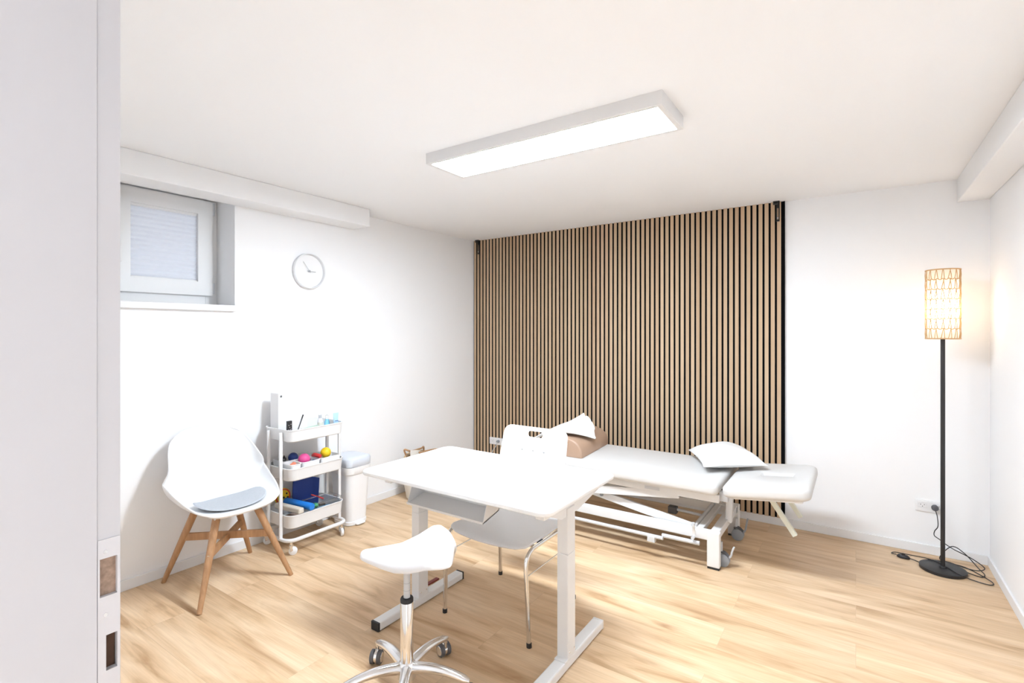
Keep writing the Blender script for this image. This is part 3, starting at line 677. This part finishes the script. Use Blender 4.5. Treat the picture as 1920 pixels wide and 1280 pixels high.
# seat
G = []
sprof = [(0, (2.000, .428)), (.06, (2.012, .440)), (.15, (2.05, .447)), (.5, (2.22, .438)), (.85, (2.42, .440)), (1, (2.47, .462))]
for i in range(25):
    v = i / 24; y, z = interp(sprof, v)
    hw = .245 - .06 * max(0, 1 - v / .14) ** 2.2 - .02 * v
    G.append([(-1.53 + hw * u, y + .010 * (1 - u * u) * (0) - .012 * (1 - abs(u) ** 2) * max(0, 1 - v * 3), z + .010 * abs(u) ** 3 * (1 - v) * 0 - .006 * (1 - u * u)) for u in [-1 + 2 * k / 20 for k in range(21)]])
bm = bmn(); thick(bm, G, .011); obj('seat', bm, 'leather', wc, ang=60)
# backrest with handle hole
def bpt(a, b, t):
    """a across (m), b up the panel (z), t thickness offset"""
    y = 2.505 + (b - .55) * .26 + .09 * a * a * -4 * .6
    return (-1.588 + a, y + t, b)
def loopR(hw, z0, z1, rc, wtop, n=10):
    pts = []
    cz, hz = (z0 + z1) / 2, (z1 - z0) / 2
    for x, zz, _ in rr(0, 0, 0, hw, hz, rc, n):
        s_ = (zz + hz) / (2 * hz); pts.append((x * lerp(1, wtop, s_), cz + zz))
    return pts
NL = 10
outer = loopR(.232, .585, .892, .045, .94, NL); inner = loopR(.054, .833, .869, .0179, 1, NL)
bm = bmn(); t = .010
def ringv(loop, tt): return [bm.verts.new(bpt(a, b, tt)) for a, b in loop]
def midl(f): return [(lerp(i_[0], o_[0], f), lerp(i_[1], o_[1], f)) for i_, o_ in zip(inner, outer)]
loops = [inner] + [midl(f) for f in (.15, .3, .45, .6, .75, .9)] + [outer]
F_ = [ringv(l, -t / 2) for l in loops]; B_ = [ringv(l, t / 2) for l in loops]; n_ = len(inner)
for S in (F_, B_):
    for p_, q_ in zip(S, S[1:]):
        for i in range(n_): bm.faces.new((p_[i], p_[(i + 1) % n_], q_[(i + 1) % n_], q_[i]))
for i in range(n_):
    j = (i + 1) % n_; bm.faces.new((F_[0][i], F_[0][j], B_[0][j], B_[0][i])); bm.faces.new((F_[-1][i], F_[-1][j], B_[-1][j], B_[-1][i]))
bk = obj('backrest', bm, 'plastic', wc, ang=50)
for a in (-.075, 0, .075):
    p_ = bpt(a, .762, -.006); obj('rivet', lt([(.0065, .0), (.006, -.003), (.003, -.004)], p_, 14, 'y'), 'lgrey', bk)
def leg(sx_):
    x = -1.53 + sx_ * .247; fxf = -1.516 + sx_ * .260
    pts = smoothp([(fxf, 1.985, .004), (lerp(fxf, x, .33), 1.989, .13), (lerp(fxf, x, .66), 1.993, .26), (x, 1.999, .36), (x, 2.015, .40), (x, 2.05, .421), (x, 2.10, .425), (x, 2.40, .425), (x, 2.44, .41), (x, 2.455, .375), (x - sx_ * .006, 2.47, .2), (x + sx_ * .0, 2.485, .004)], 6)
    return pts
for s_ in (-1, 1):
    l_ = obj('leg_frame', tb(leg(s_), .0105, 12), 'chrome', wc)
    for k in (0, -1):
        p_ = leg(s_)[k]; obj('rubber_foot', lt([(.012, 0), (.0125, .002), (.0125, .02), (.0115, .021)], (p_[0], p_[1], 0), 14), 'rubber', l_)
    x = -1.53 + s_ * .247
    obj('side_rod', tb([(x, 2.005, .31), (x, 2.465, .31)], .003, 8), 'chrome', wc)
    obj('back_rod', tb(smoothp([(x - s_ * .03, 2.36, .428), (x - s_ * .03, 2.46, .44), (x - s_ * .032, 2.49, .50), (x - s_ * .035, 2.51, .60), (x - s_ * .05, 2.535, .70)], 5), .009, 10), 'chrome', wc)
for y in (2.10, 2.40): obj('crossbar', tb([(-1.777, y, .420), (-1.283, y, .420)], .008, 10), 'chrome', wc)
for s_ in (-1, 1): obj('seat_clip', bx(-1.53 + s_ * .235 - .012, -1.53 + s_ * .235 + .012, 2.13, 2.16, .425, .438), 'rubber', wc, False, .002)

# ------------------------------------------------------------------ saddle stool
S = Vector((-1.513, 1.46, 0))
st = thing('saddle_stool', 'white saddle stool on chrome five-star base with dark casters', 'stool', S)
obj('sleeve', lt([(.026, .055), (.026, .375), (.024, .378)], S, 28), 'chrome', st)
obj('collar', lt([(.0262, .368), (.0265, .380), (.024, .385), (.015, .386)], S, 28), 'rubber', st)
gl = obj('gas_lift', lt([(.0135, .37), (.0135, .52)], S, 20), 'lgrey', st)
for z in (.415, .445): obj('groove', lt([(.0138, z), (.0138, z + .0012)], S, 20), 'mgrey', gl)
bm = bmn(); lathe(bm, [(.03, .508), (.05, .512), (.05, .55)], S, 20); tube(bm, [S + Vector((-.02, -.01, .513)), S + Vector((-.07, -.035, .521))], .006, 8)
obj('seat_plate', bm, 'dgrey', st)
obj('hub', lt([(.030, .055), (.036, .06), (.036, .115), (.030, .125), (.0262, .128)], S, 28), 'alu', st)
RB = .255
for k in range(5):
    a = math.radians(166 - 72 * k); dv = Vector((math.cos(a), math.sin(a), 0)); nv_ = Vector((-dv.y, dv.x, 0))
    rings = []
    for i in range(12):
        s_ = i / 11; r = lerp(.02, RB + .012, s_); z = lerp(.098, .082, s_) + .018 * math.sin(s_ * PI) ; w_ = lerp(.024, .017, s_); h_ = lerp(.026, .012, s_)
        if i == 11: w_ *= .6; h_ *= .6
        rings.append([S + dv * r + nv_ * (w_ * math.cos(b)) + Vector((0, 0, z + h_ * math.sin(b) * (1 if math.sin(b) > 0 else .8))) for b in [q / 16 * 2 * PI for q in range(16)]])
    bm = bmn(); loft(bm, rings); ar = obj('base_arm', bm, 'alu', st, ang=60)
    c = S + dv * RB; ca = a + (2.3, 1.2, .5, 2.0, .8)[k]; cd = Vector((math.cos(ca), math.sin(ca), 0)); cn = Vector((-cd.y, cd.x, 0)); cc = c + cd * .014 + Vector((0, 0, .029))
    cs = obj('caster', tb([c + Vector((0, 0, .04)), c + Vector((0, 0, .082))], .008, 10), 'chrome', st)
    for q in (-1, 1):
        obj('wheel', tb([cc + cn * q * .007, cc + cn * q * .009, cc + cn * q * .022, cc + cn * q * .025], [.027, .029, .029, .024], 24), 'dgrey', cs)
        obj('hub_cap', tb([cc + cn * q * .0245, cc + cn * q * .0265], [.0205, .019], 24), 'chrome', cs)
    bm = bmn(); tube(bm, [cc - cn * .006, cc + cn * .006], [.024, .024], 20); tube(bm, [c + Vector((0, 0, .05)), cc + Vector((0, 0, .018))], 0, sq=(.016, .014))
    obj('caster_body', bm, 'chrome', cs)
# saddle
ax = math.radians(33); av = Vector((math.cos(ax), math.sin(ax), 0)); bv = Vector((-av.y, av.x, 0))
nS, nT = 31, 33; rings = []
Lf = [(0, (-.190, .566, .012, .006)), (.05, (-.180, .575, .03, .012)), (.25, (-.10, .588, .066, .03)), (.42, (-.03, .600, .095, .045)), (.6, (.04, .633, .128, .065)), (.76, (.10, .672, .150, .085)), (.84, (.13, .676, .152, .09)), (.93, (.168, .65, .13, .075)), (1, (.198, .600, .08, .04))]
for i in range(nS):
    s_ = i / (nS - 1); xx, zt, hw, dr = interp(Lf, s_); ring = []
    th = .010 + .045 * math.sin(min(1, s_ * .9 + .02) * PI) ** .7
    for j in range(nT):
        a = j / nT * 2 * PI; cu, su = math.cos(a), math.sin(a)
        zz = zt - dr * abs(cu) ** 1.8 - th * .4
        off = th * .4 * abs(su) ** .7 * (1 if su > 0 else -1.5)
        ring.append(S + av * xx + bv * (hw * cu) + Vector((0, 0, zz + off)))
    rings.append(ring)
bm = bmn(); loft(bm, rings); se = obj('saddle_seat', bm, 'leather', st, ang=70)
md = se.modifiers.new('sub', 'SUBSURF'); md.levels = 1; md.render_levels = 1

# ------------------------------------------------------------------ treatment couch
tc = thing('treatment_couch', 'ivory padded treatment couch with white lifting frame against the slat wall', 'treatment table', (-1.4, 3.6, 0))
BY0, BY1 = 3.25, 3.95
bm = bmn(); slab(bm, -2.25, -.70, BY0, BY1, .455, .53, .035, .026, 6, 5); mt = obj('body_cushion', bm, 'couch', tc, ang=60)
# head section, slightly raised, with face slot and rounded outer corners
bm = bmn(); hx0, hx1 = -.675, -.205; tl = math.radians(6.5)
def headring(z, inset):
    pts = rr(0, 0, z, (hx1 - hx0) / 2 - inset, .35 - inset, .04, 8); out = []
    for x, y, zz in pts:
        if x > .12: y *= 1 - .10 * ((x - .12) / .115)
        out.append((x, y, zz))
    return out
def hslot(z, g): return [(-.02 + (.125 + g) * math.cos(a), (.052 + g) * math.sin(a), z) for a in [PI / 4 * 0 + k / 36 * 2 * PI for k in range(36)]]
outs = []
e = .028
for i in range(6):
    a = i / 5 * PI / 2; outs.append(headring(-e * math.cos(a) - .012, e - e * math.sin(a)))
for i in range(6):
    a = i / 5 * PI / 2; outs.append(headring(.008 + e * math.sin(a), e - e * math.cos(a)))
def xf(p): # rotate about hinge
    x, y, z = p; return (lerp(hx0, hx1, .5) * 0 + hx0 + .235 * math.cos(tl) + x * math.cos(tl) - z * math.sin(tl), 3.6 + y, .493 + .235 * math.sin(tl) + x * math.sin(tl) + z * math.cos(tl))
n36 = len(outs[0])
def slot_ring(z, g):
    out = []
    for (x, y, _) in outs[-1]:
        a = math.atan2(y / .35, (x + .02) / .22); out.append((.03 + (.11 + g) * math.cos(a), (.045 + g) * math.sin(a), z))
    return out
rs = [slot_ring(-.04, 0)] + outs + [[(lerp(o[0], q[0], f), lerp(o[1], q[1], f), .036) for o, q in zip(outs[-1], slot_ring(0, .02))] for f in (.5,)] + [slot_ring(.036, .018), slot_ring(.033, .008), slot_ring(.024, 0), slot_ring(-.04, 0)]
loft(bm, [[xf(p) for p in r] for r in rs], False, False); bmesh.ops.remove_doubles(bm, verts=bm.verts, dist=1e-5)
hd = obj('head_cushion', bm, 'couch', tc, ang=60)
bm = bmn(); slab(bm, -.115, .135, -.045, .045, -.03, .019, .04, .008)
bmesh.ops.transform(bm, matrix=Matrix.Identity(4), verts=bm.verts)
for v in bm.verts: v.co = Vector(xf(v.co))
obj('face_slot_insert', bm, 'couch', hd)
bm = bmn()
for v0 in box(bm, -.20, .19, -.30, .30, -.052, -.040): pass
for v in bm.verts: v.co = Vector(xf(v.co))
obj('head_board', bm, 'whitem', tc, False, .003)
for y in (3.30, 3.88):
    obj('upper_rail', bx(-2.20, -.70, y, y + .03, .405, .455), 'whitem', tc, False, .004)
    # lifting arms
    obj('lower_lift_arm', tb([(-.86, y + .05, .205), (-1.62, y + .05, .325), (-1.75, y + .05, .33)], 0, sq=(.022, .052)), 'whitem', tc, False, .003)
    obj('upper_lift_arm', tb([(-1.70, y + .015, .325), (-1.20, y + .015, .385), (-.95, y + .015, .415)], 0, sq=(.022, .055)), 'whitem', tc, False, .003)
    obj('base_beam', bx(-2.14, -.70, y - .028, y + .028, .172, .2255), 'whitem', tc, False, .005)
for x in (-1.62, -.86): obj('cross_shaft', tb([(x, 3.30, .32 if x < -1 else .21), (x, 3.95, .32 if x < -1 else .21)], .014, 12), 'whitem', tc)
obj('pivot_bolt', lt([(.014, 0), (.012, -.008)], (-1.50, 3.34, .307), 16, 'y'), 'mgrey', tc)
for x in (-.765, -2.2):
    for y in (3.27, 3.89):
        lg = obj('leg', bx(x, x + .075, y, y + .045, .012, .228), 'whitem', tc, False, .006)
        obj('foot_pad', bx(x + .003, x + .072, y + .002, y + .043, 0, .012), 'rubber', lg, False)
    obj('end_beam', bx(x + .01, x + .065, 3.315, 3.89, .175, .223), 'whitem', tc, False, .004)
obj('inner_beam', bx(-.84, -.80, 3.31, 3.89, .19, .222), 'whitem', tc, False, .004)
def couch_caster(x, y, lever_h, par):
    c = obj('caster', tb([(x, y, .07), (x, y, .15)], .010, 10), 'lgrey', par)
    for q in (-1, 1):
        obj('wheel', lt([(.034, 0), (.040, .003), (.040, .014), (.034, .018)], (x + .012, y + (.004 if q > 0 else -.022), .040), 24, 'y'), 'mgrey', c)
    obj('fork', tb(smoothp([(x, y, .075), (x - .01, y, .085), (x + .02, y, .087), (x + .05, y, .06)], 4), 0, sq=(.03, .008)), 'dgrey', c, False)
    obj('brake_lever', tb(smoothp([(x + .045, y, .06), (x + .06, y, .075), (x + .065, y, .10), (x + .075, y, .10 + lever_h)], 4), 0, sq=(.03, .010)), 'lgrey' if lever_h < .05 else 'mgrey', c, False, .002)
couch_caster(-.70, 3.36, .03, tc); couch_caster(-.70, 3.84, .06, tc)
# foot-switch rail and lever
fsr = obj('foot_switch_rail', tb([(-2.0, 3.215, .145), (-1.02, 3.215, .145)], .012, 12), 'lgrey', tc)
obj('rail_cover', tb([(-1.03, 3.23, .158), (-.80, 3.235, .158)], .013, 10), 'lgrey', tc)
for x in (-1.12, -1.9): obj('rail_bracket', bx(x, x + .05, 3.20, 3.235, .108, .145), 'lgrey', fsr, False, .003)
lv = obj('height_lever', tb([(-.83, 3.225, .20), (-.835, 3.222, .285)], 0, sq=(.02, .010)), 'whitem', tc, False, .003)
for z in (.195, .278): obj('lever_roller', tb([(-.832, 3.195, z), (-.832, 3.222, z)], .010, 12), 'lgrey', lv)
obj('motor', bx(-1.10, -1.04, 3.57, 3.62, .185, .235), 'dgrey', tc, False, .006)
obj('motor_rod', tb([(-1.04, 3.595, .215), (-.83, 3.595, .207)], .009, 12), 'lgrey', tc)
obj('rating_plate', bx(-1.17, -1.07, 3.298, 3.3005, .418, .438), 'lgrey', tc, False)
obj('hinge', bx(-.712, -.660, 3.36, 3.40, .40, .462), 'lgrey', tc, False, .004)
obj('hinge', bx(-.712, -.660, 3.80, 3.84, .40, .462), 'lgrey', tc, False, .004)
obj('neck_post', tb([(-.70, 3.60, .20), (-.69, 3.60, .44)], 0, sq=(.04, .05)), 'whitem', tc, False, .004)
for y in (3.40, 3.76):
    obj('head_strut', tb([(-.435, y, .475), (-.295, y, .265)], 0, sq=(.026, .026)), 'cream', tc, False, .001)
# bolster
bo = thing('bolster', 'brown half-round leatherette bolster on the couch under the white towel', 'bolster', (-1.84, 3.66, .53))
rings = []
for i, (y, s_) in enumerate(((3.365, .90), (3.370, .97), (3.382, 1), (3.935, 1), (3.947, .97), (3.952, .9))):
    ring = []
    xc = lerp(-1.832, -1.872, (y - 3.37) / .58)
    for k in range(25):
        a = k / 24 * PI; ring.append((xc + .162 * s_ * math.cos(a) * (1 + .05 * math.sin(a)), y, .532 + .140 * s_ * max(0, math.sin(a)) ** .75))
    rings.append(ring)
bm = bmn(); loft(bm, rings); obj('bolster_body', bm, 'brown', bo, ang=50)
obj('fabric_tab', bx(-1.815, -1.780, 3.3625, 3.3665, .635, .642), 'tan', bo, False)
# towel draped over bolster, gathered to the left
def quad(a, b, c, t): return a * ((1 - t) * (1 - 2 * t)) + b * (4 * t * (1 - t)) + c * (t * (2 * t - 1))
N0, N1, N2 = Vector((-2.15, 3.42, .59)), Vector((-1.86, 3.375, .695)), Vector((-1.672, 3.60, .61))
F0, F1, F2 = Vector((-2.15, 3.55, .61)), Vector((-2.03, 3.76, .68)), Vector((-1.935, 3.93, .745))
G = []
for i in range(41):
    v = i / 40; row = []
    for j in range(61):
        u = j / 60; p_ = quad(N0, N1, N2, v).lerp(quad(F0, F1, F2, v), u)
        p_.x += .035 * math.sin(u * PI) * v ** 2 + .007 * math.sin(u * 21) * v; p_.y += .012 * math.sin(v * 6)
        p_.z += .030 * math.sin(u * PI) * v
        xc = lerp(-1.832, -1.872, min(1, max(0, (p_.y - 3.37) / .58))); dx = min(1, abs(p_.x - xc) / .172)
        srf = (.532 + .140 * (1 - dx * dx) ** .375) if 3.36 < p_.y < 3.96 else .532
        z = max(p_.z, srf + .012)
        z += (.006 + .018 * v) * (.5 + .5 * math.sin(u * 8 * PI + 1.2 * v)) + .004 * math.sin(u * 31 + v * 7)
        row.append((p_.x, p_.y, z))
    G.append(row)
bm = bmn(); thick(bm, G, .010)
tw = obj('towel', bm, 'towel', loc=(-1.9, 3.6, .6), ang=80); tag(tw, 'rumpled white towel draped over the brown bolster', 'towel')
# pillow
A_, B_2, C_, D_ = Vector((-1.045, 3.90, 0)), Vector((-.83, 3.46, 0)), Vector((-.475, 3.695, 0)), Vector((-.72, 4.10, 0))
top, bot = [], []
n = 24
for i in range(n + 1):
    ra, rb = [], []
    for j in range(n + 1):
        u, v = i / n, j / n; pu = abs(2 * u - 1); pv = abs(2 * v - 1)
        uu, vv = .5 + (u - .5) * (1 - .10 * (1 - pv ** 2) * pu), .5 + (v - .5) * (1 - .10 * (1 - pu ** 2) * pv)
        p_ = (A_ * (1 - uu) + D_ * uu) * (1 - vv) + (B_2 * (1 - uu) + C_ * uu) * vv
        h = ((1 - pu ** 2.2) * (1 - pv ** 2.2)) ** .55
        wr = .004 * math.sin(11 * u + 5 * v) * h + .003 * math.sin(17 * v - 6 * u)
        zc = .575 + .012 * uu
        ra.append((p_.x, p_.y, zc + .092 * h + wr + .001)); rb.append((p_.x, p_.y, zc - .040 * h - .001))
    top.append(ra); bot.append(rb)
bm = bmn()
TV = [[bm.verts.new(p) for p in r] for r in top]; BV = [[bm.verts.new(p) for p in r] for r in bot]
for g in (TV, BV):
    for i in range(n):
        for j in range(n): bm.faces.new((g[i][j], g[i + 1][j], g[i + 1][j + 1], g[i][j + 1]))
edge = [(i, 0) for i in range(n)] + [(n, j) for j in range(n)] + [(i, n) for i in range(n, 0, -1)] + [(0, j) for j in range(n, 0, -1)]
for (a, b), (c, d_) in zip(edge, edge[1:] + edge[:1]): bm.faces.new((TV[a][b], TV[c][d_], BV[c][d_], BV[a][b]))
pl = obj('pillow', bm, 'cotton', loc=(-.77, 3.78, .54), ang=80); tag(pl, 'white cushion lying across the head end of the couch', 'pillow')

# ------------------------------------------------------------------ sockets
def socket(x0, x1, z0, z1, y, label, n, plug):
    t = thing('wall_socket', label, 'socket', ((x0 + x1) / 2, y, z0))
    bm = bmn(); slab(bm, x0, x1, 0, z1 - z0, 0, .009, .004, .002)
    for v in bm.verts: v.co = Vector((v.co.x, y - v.co.z, z0 + v.co.y))
    pl_ = obj('cover_plate', bm, 'plastic', t)
    w_ = (x1 - x0) / n
    for k in range(n):
        cx = x0 + w_ * (k + .5); cz = (z0 + z1) / 2
        bm = bmn(); box(bm, cx - w_ * .40, cx + w_ * .40, y - .0105, y - .009, cz - .029, cz + .029); s1 = obj('socket_insert', bm, 'plastic', t, False)
        bm = bmn()
        for dx, dz in ((-.0095, .008), (.0095, .008), (0, -.003)): lathe(bm, [(.0026, 0), (.0024, -.0006)], (cx + dx, y - .0105, cz + dz), 8, 'y')
        obj('pin_holes', bm, 'rubber', s1)
        obj('socket_outline', tb([(cx - .021, y - .0106, cz - .012), (cx - .021, y - .0106, cz + .013), (cx, y - .0106, cz + .021), (cx + .021, y - .0106, cz + .013), (cx + .021, y - .0106, cz - .012)], .0008, 6, closed=True), 'lgrey', s1)
    return t
socket(.328, .478, .277, .352, YB, 'white double wall socket behind the floor lamp pole', 2, True)
t = socket(-3.20, -3.04, .285, .358, YB - .024, 'white double wall socket set in the slat wall, left of the chair back', 2, True)
obj('plug', tb([(-3.08, YB - .034, .325), (-3.08, YB - .062, .325)], .014, 12), 'mgrey', t)
obj('cord', tb(smoothp([(-3.08, YB - .06, .32), (-3.10, YB - .066, .27), (-3.15, YB - .06, .20), (-3.16, YB - .05, .07), (-3.10, YB - .05, .012), (-2.9, YB - .06, .012)], 5), .004, 8), 'lgrey', t)

# ------------------------------------------------------------------ floor lamp
LX, LY = .442, 4.055
fl = thing('floor_lamp', 'black floor lamp with lit rattan cylinder shade in the right corner', 'floor lamp', (LX, LY, 0))
bs = obj('base', lt([(.112, 0), (.115, .002), (.115, .018), (.112, .020), (.03, .021)], (LX, LY, 0), 48), 'blackm', fl)
obj('collar', lt([(.020, .020), (.020, .024), (.016, .030)], (LX, LY, 0), 24), 'blackm', fl)
obj('pole', tb([(LX, LY, .02), (LX, LY, 1.44)], .0115, 16), 'blackm', fl)
obj('lamp_holder', lt([(.016, 1.438), (.02, 1.443), (.02, 1.50), (.016, 1.53)], (LX, LY, 0), 20), 'blackm', fl)
obj('bulb', lt([(.014, 1.53), (.018, 1.55), (.034, 1.59), (.038, 1.62), (.034, 1.65), (.018, 1.672), (.002, 1.675)], (LX, LY, 0), 24), 'bulb', fl)
SR, Z0s, Z1s = .083, 1.425, 1.845
rings_n = 7
bm = bmn()
for i in range(rings_n + 1):
    tube(bm, [(LX + SR * math.cos(a), LY + SR * math.sin(a), lerp(Z0s, Z1s, i / rings_n) + (.0035 * math.sin(a * 18) if 0 < i < rings_n else 0)) for a in [k / 108 * 2 * PI for k in range(108)]], .0042 if i in (0, rings_n) else .0026, 6, closed=True)
sh = obj('lamp_shade', bm, 'rattan', fl)
bm = bmn(); rnd = random.Random(3)
for i in range(rings_n):
    za, zb = lerp(Z0s, Z1s, i / rings_n), lerp(Z0s, Z1s, (i + 1) / rings_n); n = 32
    for k in range(n):
        a = k / n * 2 * PI + rnd.uniform(-.02, .02); b = a + (.12 if k % 2 else -.08) + rnd.uniform(-.04, .04)
        c = (a + b) / 2
        tube(bm, [(LX + SR * math.cos(a), LY + SR * math.sin(a), za), (LX + (SR + .002) * math.cos(c), LY + (SR + .002) * math.sin(c), (za + zb) / 2), (LX + SR * math.cos(b), LY + SR * math.sin(b), zb)], .0020, 5, caps=False)
obj('shade_weave', bm, 'rattan', sh)
bm = bmn()
for k in range(3):
    a = k * 2 * PI / 3 + .3; tube(bm, [(LX, LY, 1.468), (LX + SR * math.cos(a), LY + SR * math.sin(a), 1.427)], .0018, 6)
lin = bpy.data.materials.new('white_lining'); lin.use_nodes = True; nt = lin.node_tree
tr_ = nt.nodes.new('ShaderNodeBsdfTranslucent'); tr_.inputs[0].default_value = (.9, .87, .82, 1); ns_ = nt.nodes.new('ShaderNodeTexNoise'); ns_.inputs['Scale'].default_value = 60
nt.links.new(tr_.outputs[0], nt.nodes['Material Output'].inputs[0])
b2 = bmn(); lathe(b2, [(SR - .006, Z0s + .003), (SR - .006, Z1s - .003)], (LX, LY, 0), 48, cap=False); obj('shade_lining', b2, lin, sh)
obj('shade_spider', bm, 'blackm', sh)
crd = smoothp([(.428, YB - .04, .305), (.436, YB - .06, .27), (.435, 4.21, .22), (.418, 4.20, .19), (.415, 4.19, .165), (.44, 4.19, .145), (.50, 4.20, .10), (.60, 4.22, .05), (.655, 4.20, .012),
               (.60, 4.15, .006), (.50, 4.20, .006), (.44, 4.18, .03), (.50, 4.20, .11), (.56, 4.19, .085), (.62, 4.16, .02), (.64, 4.10, .006), (.60, 4.06, .006), (.48, 4.17, .006), (.56, 4.17, .006), (.655, 4.02, .006), (.64, 3.96, .006), (.56, 3.98, .008), (.50, 3.99, .024), (.44, 4.10, .024), (.38, 4.15, .022), (.30, 4.20, .006), (.22, 4.20, .006), (.195, 4.17, .006), (.22, 4.15, .010)], 7)
obj('power_cord', tb(crd, .0028, 6), 'blackm', fl)
obj('plug', lt([(.014, 0), (.019, -.006), (.019, -.022), (.012, -.034)], (.428, YB - .0105, .315), 20, 'y'), 'dgrey', fl)
bm = bmn(); rings = []
for s_, z in ((.7, 0), (1, .004), (1, .012), (.75, .020), (.3, .023)):
    rings.append([(.255 + .036 * s_ * math.cos(a) * .9 + .012 * s_ * math.sin(a), 4.135 + .036 * s_ * math.sin(a) * .55 - .012 * s_ * math.cos(a), z) for a in [k / 28 * 2 * PI for k in range(28)]])
loft(bm, rings); fs = obj('foot_switch', bm, 'blackm', fl)
obj('button', lt([(.009, .020), (.009, .028), (.007, .030)], (.255, 4.137, 0), 16), 'rubber', fs)
obj('switch_cord', tb(smoothp([(.285, 4.125, .010), (.31, 4.12, .006), (.335, 4.10, .006)], 4), .0028, 6), 'blackm', fl)

# ------------------------------------------------------------------ lights, world, camera
def light(name, typ, loc, energy, color=(1, 1, 1), size=.1, rot=(0, 0, 0), parent=None, sy=None):
    l = bpy.data.lights.new(name, typ); l.energy = energy; l.color = color
    if typ == 'POINT': l.shadow_soft_size = size
    if typ == 'AREA': l.size = size; l.shape = 'RECTANGLE' if sy else 'SQUARE'; l.size_y = sy or size
    o = bpy.data.objects.new(name, l); COL.objects.link(o); o.location = loc; o.rotation_euler = rot
    if parent: o.parent = parent; o.location = Vector(loc) - OFF[parent.name]
    return o
light('lamp_glow', 'POINT', (LX, LY, 1.60), 1.1, (1, .80, .58), .04, parent=fl)

W = bpy.data.worlds.new('daylight'); SC.world = W; W.use_nodes = True
bg = W.node_tree.nodes['Background']; bg.inputs[0].default_value = (.90, .94, 1, 1); bg.inputs[1].default_value = 1.05
light('hall_fill', 'AREA', (-1.25, -1.3, H - .02), 26, (.86, .93, 1), .5, sy=.5)  # unseen fill added in the hall to brighten the room through the doorway

cam = bpy.data.cameras.new('camera'); co = bpy.data.objects.new('camera', cam); COL.objects.link(co); SC.camera = co
cam.sensor_width = 36; cam.lens = 946.5 / 1920 * 36; cam.shift_y = -18 / 1920; cam.clip_start = .02
yaw = math.atan2(.5629, .8265)
co.location = (0, 0, 1.466); co.rotation_euler = (PI / 2, 0, yaw)
vs = SC.view_settings; vs.view_transform = 'Standard'; vs.look = 'None'; vs.gamma = 1; vs.exposure = 1.82; vs.use_curve_mapping = False
